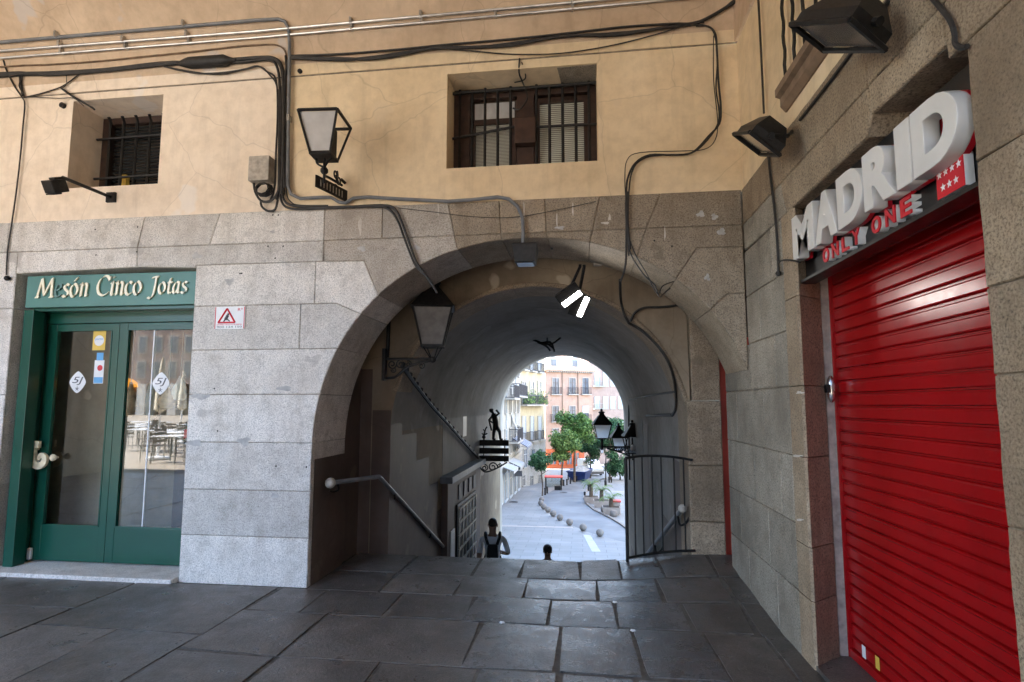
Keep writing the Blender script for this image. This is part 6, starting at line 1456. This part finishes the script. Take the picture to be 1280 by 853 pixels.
def awning(label, u0, v0, u1, v1, out, drop, mats, n=8, w=None):
    a = PX(u0, v0, X0); b = PX(u1, v1, X0); t = thing('shop_awning', label, 'awning', a, 'canopies on the white house'); y0, y1 = a.y, b.y
    if w: y1 = y0 + w
    m = [MB() for _ in mats]
    for k in range(n):
        ya, yb_ = y0 + (y1 - y0) * k / n, y0 + (y1 - y0) * (k + 1) / n; z0 = a.z
        m[k % len(mats)].prism([V((X0, ya, z0)), V((X0, yb_, z0)), V((X0 + out, yb_, z0 - drop)), V((X0 + out, ya, z0 - drop))], (0, 0, -.03)); m[k % len(mats)].prism([V((X0 + out, ya, z0 - drop - .03)), V((X0 + out, yb_, z0 - drop - .03)), V((X0 + out, yb_, z0 - drop - .25)), V((X0 + out, ya, z0 - drop - .25))], (.02, 0, 0))
    for mm, mt in zip(m, mats): mm.build('canvas', M[mt], t)
    m = MB(); [m.tube([V((X0 + .02, y, a.z - .6)), V((X0 + out, y, a.z - drop - .05))], .025, 5) for y in (y0 + .1, y1 - .1)]; m.build('arm', M['awn_white'], t)
awning('navy and white striped awning projecting from the far left shops', 640, 548, 652, 549, 1.35, .75, ['awn_stripe', 'awn_white'], 10, 5.0)
awning('narrow pale sloping awning with white arms above the striped one', 639, 518, 645, 518, .8, 2.2, ['awn_white'], 4, .8)
awning('low grey white canopy over the nearest shop door', 626, 583, 630, 582, 1.0, .35, ['awn_white'], 4, 3.0)
awning('low pale canopy over the farther shop door', 634, 576, 640, 574, 1.1, .5, ['awn_white'], 4, 3.5)
pz = PX(641, 585, X0); t = thing('projecting_sign', 'dark round projecting shop sign with a small plate under it at the far left', 'sign', pz)
m = MB(); m.tube([pz + V((0, 0, .6)), pz + V((.75, 0, .6))], .025, 5); m.lathe([(.38, -.05), (.38, .05)], pz + V((.5, 0, .2)), 18, (0, 1, 0)); m.build('disc', M['rail_dark'], t); m = MB(); m.box(pz + V((.15, -.03, -.75)), pz + V((.85, .03, -.25))); m.build('plate', M['ink'], t)
# yellow house with planted balcony
yf = Facade('yellow_house', 'pale yellow corner house with a planted white balcony and grey stone ground floor', (-6.65, 56.75), (-4.36, 66.3), 13.5, 9, M['fac_yellow'])
m = MB(); m.box((-30, 66.6, yf.zb), (-9.5, 90.5, 13.2)); m.build('unseen_shade_block', M['fac_yellow'], yf.t)  # unseen block added behind the house to shade the far street
a0, zg = yf.at(660, 556); yf.strip('stone_base', -.02, yf.L + .02, yf.zb, zg, .001, .12, M['fac_grey'])
cols = [yf.at(u, 500)[0] for u in (654.5, 664.5, 674)]
for (v0, v1, sh_, gl_) in ((441, 463, 'trim', 'shut_pale'), (478, 505, 'trim', 'win_dark'), (521, 549, 'shut_pale', 'shut_pale'), (562, 584, 'shut_pale', 'win_dark')):
    for a, u in zip(cols, (654.5, 664.5, 674)):
        z1 = yf.at(u, v0)[1]; z0 = yf.at(u, v1)[1]; w = 1.15
        m_o = .13 if v0 > 555 else 0
        if m_o: yf.p0 += yf.n * m_o
        yf.window(a, z0, w, z1 - z0, shutters=sh_, glass=gl_)
        if m_o: yf.p0 -= yf.n * m_o
yf.p0 += yf.n * .13
for u in (654, 664.5, 675): a = yf.at(u, 600)[0]; z0 = max(yf.at(u, 607)[1], street_z(62) - .2); yf.window(a, z0, .8, 1.0, frame='fac_grey')
yf.p0 -= yf.n * .13
for v, w in ((464, 0), (506, 1), (551, 0)):
    z = yf.at(664, v)[1]
    if w: yf.balcony(sum(cols) / 3, z, cols[2] - cols[0] + 2.0, .75, 1.0)
    else:
        for a in cols: yf.balcony(a, z, 1.7, .45, 1.0)
    if w:
        for i, a in enumerate((cols[0] - .3, cols[0] + .7, cols[1] + .9, cols[2] + .1)): leafy(None, yf.P(a, z + .1, .5), (.28, .28, .55), 260, 'leafC', i).build('balcony_plant', M['leafC'], yf.t)
yf.strip('string_course', 0, yf.L, zg, zg + .25, .001, .2, M['trim'])
# salmon house with the orange shop
sf_ = Facade('salmon_house', 'salmon house with small balconies, a brown tiled eave and a bright orange shopfront', (-5.9, 92.0), (1.95, 97.0), 7.3, 11, M['fac_salmon'])
z = sf_.at(700, 561)[1]; sf_.strip('orange_shopfront', .1, sf_.L - 1.9, sf_.zb, z, .001, .15, M['fac_orange'])
for i, u in enumerate((691, 701, 711, 720)):
    a = sf_.at(u, 575)[0]; sf_.p0 += sf_.n * .16; sf_.window(a, sf_.at(u, 582)[1] + .2, 1.0, 1.9, frame='fac_orange', shutters='fac_orange'); sf_.p0 -= sf_.n * .16
for v0, v1, bal in ((473, 488, 1), (508, 522, 1), (536, 550, 1)):
    for u in (694.5, 715.5, 732):
        a, z0 = sf_.at(u, v1 + 5); z1 = sf_.at(u, v0)[1]; sf_.window(a, z0, 1.15, z1 - z0, shutters='wood_dark', blind=.0 if (u + v0) % 2 else .45); sf_.balcony(a, z0, 1.95, .5, 1.15, 'rail_dark')
for u in (703, 722.5): a = sf_.at(u, 500)[0]; sf_.strip('downpipe', a - .06, a + .06, z, 7.2, .01, .14, M['sill'])
m = MB(); n = sf_.n; e0, e1 = sf_.P(-.4, 7.2, .75), sf_.P(sf_.L + .4, 7.2, .75); m.prism([e0, sf_.P(-.4, 7.5, .75), sf_.P(-.4, 10.4, -5.5), sf_.P(-.4, 7.2, -11.5)], sf_.d * (sf_.L + .8)); rf = m.build('roof', M['tile_roof'], sf_.t)
m = MB(); [m.add(*(lambda b: ([b + sf_.d * .07 + n * .0, b - sf_.d * .07, b - sf_.d * .07 - n * .7, b + sf_.d * .07 - n * .7, b + sf_.d * .07 - V((0, 0, .2)), b - sf_.d * .07 - V((0, 0, .2)), b - sf_.d * .07 - n * .7 - V((0, 0, .2)), b + sf_.d * .07 - n * .7 - V((0, 0, .2))], [(0, 1, 2, 3), (4, 7, 6, 5), (0, 4, 5, 1), (1, 5, 6, 2), (2, 6, 7, 3), (3, 7, 4, 0)]))(sf_.P(.2 + .42 * k, 7.19, .7))) for k in range(22)]; m.build('eave_bracket', M['trim'], sf_.t)
for a in (2.0, 6.2):
    m = MB(); m.prism([sf_.P(a - .8, 7.8, -.6), sf_.P(a + .8, 7.8, -.6), sf_.P(a + .8, 9.4, -.6), sf_.P(a, 10.0, -.6), sf_.P(a - .8, 9.4, -.6)], -n * 4); dm = m.build('dormer', M['fac_white'], rf); m = MB(); m.prism([sf_.P(a - .45, 8.2, -.59), sf_.P(a + .45, 8.2, -.59), sf_.P(a + .45, 9.2, -.59), sf_.P(a - .45, 9.2, -.59)], n * .05); m.build('dormer_pane', M['win_dark'], dm)
# pink house beyond, on the right
pf = Facade('pink_house', 'pale pink house farther off at the right with white balconies', (1.6, 108), (14, 116), 16.5, 10, M['fac_pink'])
for v0, v1 in ((430, 446), (462, 483), (494, 511), (524, 541)):
    for u in (746.5, 757, 766, 776):
        a, z0 = pf.at(u, v1); z1 = pf.at(u, v0)[1]; pf.window(a, z0, 1.1, (z1 - z0) * .86, shutters='trim', glass='shut_pale', blind=.3)
    a, z0 = pf.at(746.5, v1); pf.balcony(a, z0, 2.4, .7, .95, 'trim')
m = MB(); m.prism([pf.P(-.4, 16.4, .7), pf.P(-.4, 16.8, .7), pf.P(-.4, 19, -5), pf.P(-.4, 16.4, -10.5)], pf.d * (pf.L + .8)); pf_r = m.build('roof', M['tile_roof'], pf.t)
wb = Facade('white_block', 'white block rising behind the tiled roof of the salmon house', (-14, 118), (1.2, 122), 15.5, 10, M['fac_white'])
for u in (688, 696, 706, 716, 726, 735):
    a, z0 = wb.at(u, 458); wb.window(a, z0, 1.3, 1.7, glass='shut_pale')
wb.strip('cornice', -.2, wb.L + .2, 15.2, 15.7, .001, .5, M['trim'])
rh = Facade('right_house', 'grey house closing the right side of the street beyond the lanterns', (12.5, 90), (10.5, 30), 11, 9, M['fac_grey'])
for k in range(12):
    for z0 in (-2.5, 1, 4.5, 8): rh.window(3 + 4.8 * k, z0, 1.1, 2)

# ------------------------------------------------------------------ the square behind the viewer (seen only in the door glass)
m = MB(); m.quad((-90, -90, -.02), (90, -90, -.02), (90, -.95, -.02), (-90, -.95, -.02)); m.quad((-90, -.95, -.021), (XL - .01, -.95, -.021), (XL - .01, 14, -.021), (-90, 14, -.021)); tag(m.build('square_paving', M['plaza']), kind='structure')
pz_ = thing('square_facade', 'long brown facade across the square, mirrored in the door glass', 'house', (-60, -64, 0))
m = MB(); m.box((-110, -74, 4.6), (30, -64, 17)); m.build('wall', M['plaza_facade'], pz_)
m = MB(); [m.box((-110 + 5 * k, -65, 0), (-108.6 + 5 * k, -64, 4.6)) for k in range(28)]; m.build('arcade_pier', M['granite'], pz_)
m = MB(); m.box((-110, -74, 0), (30, -70, 4.59)); m.build('arcade_back', M['dark_room'], pz_)
m = MB(); m.prism([(-110, -63.4, 17.02), (-110, -74, 17.02), (-110, -70, 20.5)], (140, 0, 0)); m.build('roof', M['ink'], pz_)
wp = None
for r in range(3):
    for c in range(24):
        x, z = -92 + 2.5 * c, 5.5 + 3.7 * r
        if wp is None:
            m = MB(); m.box((x - .75, -63.999, z - .15), (x + .75, -63.9, z + 2.5)); wp = m.build('window', M['trim'], pz_); m = MB(); m.box((x - .5, -63.89, z), (x + .5, -63.86, z + 2.3)); wq = m.build('pane', M['win_dark'], wp); x0_, z0_ = x, z
        else: o = copy_tree(wp, pz_); o.location = V(wp.location) + V((x - x0_, 0, z - z0_))
tp_ = None
for k, (x, y) in enumerate(((-11.2, -4.0), (-12.6, -5.8), (-13.8, -7.0), (-15.2, -7.6), (-15.6, -9.4), (-17.4, -9.9), (-17.2, -12), (-19.2, -12), (-20.3, -14.5), (-22, -15.2))):
    lab = '%s white terrace table out on the square, mirrored in the door glass' % ords[k]
    if tp_ is None:
        tp_ = thing('terrace_table', lab, 'table', (x, y, 0), 'terrace tables on the square'); m = MB(); m.box((x - .42, y - .42, .71), (x + .42, y + .42, .74), .008); m.build('table_top', M['white'], tp_)
        for sx in (-1, 1):
            for sy in (-1, 1): m = MB(); m.tube([(x + sx * .36, y + sy * .36, 0), (x + sx * .33, y + sy * .33, .71)], .018, 6); m.build('leg', M['iron'], tp_)
    else: o = copy_tree(tp_); o.location = (x, y, 0); o['label'] = lab
cp_ = None
for k, (x, y, r) in enumerate(((-10.5, -4.0, 90), (-11.9, -4.1, -90), (-11.9, -5.8, 90), (-13.3, -5.8, -90), (-13.1, -7.0, 90), (-14.5, -7.0, -90), (-14.5, -8.2, 0), (-15.9, -7.5, -90), (-14.9, -9.4, 90), (-16.3, -9.5, -90), (-16.7, -10.2, 90), (-18.1, -9.8, -90), (-16.5, -12, 90), (-18.4, -12.2, 90))):
    lab = '%s dark slatted terrace chair on the square, mirrored in the door glass' % ords[k]
    if cp_ is None:
        cp_ = thing('terrace_chair', lab, 'chair', (0, 0, 0), 'terrace chairs on the square'); m = MB(); m.box((-.22, -.22, .44), (.22, .22, .47), .006); m.build('seat', M['wood_dark'], cp_)
        m = MB(); [m.box((-.22, .2, .55 + .1 * i), (.22, .22, .62 + .1 * i)) for i in range(4)]; m.build('backrest', M['wood_dark'], cp_)
        for sx in (-1, 1):
            for sy in (-1, 1): m = MB(); m.tube([(sx * .2, sy * .2, 0), (sx * .2, sy * .2, .44 if sy < 0 else .95)], .014, 6); m.build('leg', M['conduit'], cp_)
        first = True
    o = cp_ if k == 0 else copy_tree(cp_); o.location = (x, y, 0); o.rotation_euler = (0, 0, R(r)); o['label'] = lab

for k, (x, y) in enumerate(((-14.2, -9), (-16.6, -11.2), (-19.5, -16), (-12.4, -4.9))):
    t = thing('folded_parasol', '%s folded cream parasol among the terrace tables on the square' % ords[k], 'parasol', (x, y, 0), 'folded parasols on the square')
    m = MB(); m.lathe([(.3, 0), (.3, .06), (.03, .1), (.025, 3.0)], (x, y, 0), 12); m.build('pole', M['white'], t, True)
    m = MB(); m.lathe([(.05, 1.35), (.17, 1.45), (.15, 1.9), (.11, 2.3), (.09, 2.6), (.03, 3.0)], (x, y, 0), 12); m.build('canopy', M['cloth'], t, True)

# little litter on the floor
for k, (u, v, lab) in enumerate(((768.5, 753.5, 'tiny white paper scrap lying in the slab joint right of centre'), (627.5, 779, 'tiny white paper scrap in the joint near the middle of the floor'), (791, 789, 'tiny pale scrap in the joint of the nearer slabs on the right'))):
    p = PZ(u, v, .01); m = MB(); m.frustum([p + V((.022, .0, 0)), p + V((.0, .016, 0)), p + V((-.02, .006, 0)), p + V((-.004, -.015, 0))], [p + V((.015, .0, .012)), p + V((.0, .012, .008)), p + V((-.012, .004, .012)), p + V((-.004, -.01, .006))]); one('paper_scrap', m, M['white'], lab, 'litter', 'scraps on the floor')

# ------------------------------------------------------------------ light, sky, camera
w = bpy.data.worlds.new('World'); SC.world = w; w.use_nodes = True; nt = w.node_tree; bg = nt.nodes['Background']
sky = nt.nodes.new('ShaderNodeTexSky'); sky.sky_type = 'NISHITA'; sky.sun_disc = False
EL, AZ = R(40), R(276); sky.sun_elevation = EL; sky.sun_rotation = AZ; sky.air_density = 1.0; sky.dust_density = .6; sky.ozone_density = 1.0
nt.links.new(sky.outputs[0], bg.inputs[0]); bg.inputs[1].default_value = .15
sun = bpy.data.lights.new('sun', 'SUN'); sun.energy = 4.5; sun.angle = R(.55); sun.color = (1, .95, .87)
so = bpy.data.objects.new('sun', sun); COL.objects.link(so); sv = V((math.sin(AZ) * math.cos(EL), math.cos(AZ) * math.cos(EL), math.sin(EL))); so.rotation_euler = sv.to_track_quat('Z', 'Y').to_euler(); so.location = (-20, 0, 40)
cam = bpy.data.cameras.new('camera'); co = bpy.data.objects.new('camera', cam); COL.objects.link(co)
cam.sensor_width = 36; cam.lens = F_PX / 1280 * 36; cam.shift_x = 0; cam.shift_y = (PPY - 426.5) / 1280; cam.clip_start = .05; cam.clip_end = 800
m4 = CM.to_4x4(); m4.translation = C0; co.matrix_world = m4; SC.camera = co
vs = SC.view_settings; vs.view_transform = 'Standard'; vs.look = 'None'; vs.exposure = 3.9; vs.gamma = 1; vs.use_curve_mapping = False
SC.cycles.max_bounces = 12; SC.cycles.diffuse_bounces = 8; SC.cycles.glossy_bounces = 5; SC.cycles.transparent_max_bounces = 12; SC.cycles.use_denoising = True; SC.cycles.sample_clamp_indirect = 8
try: SC.cycles.denoiser = 'OPENIMAGEDENOISE'
except Exception: pass
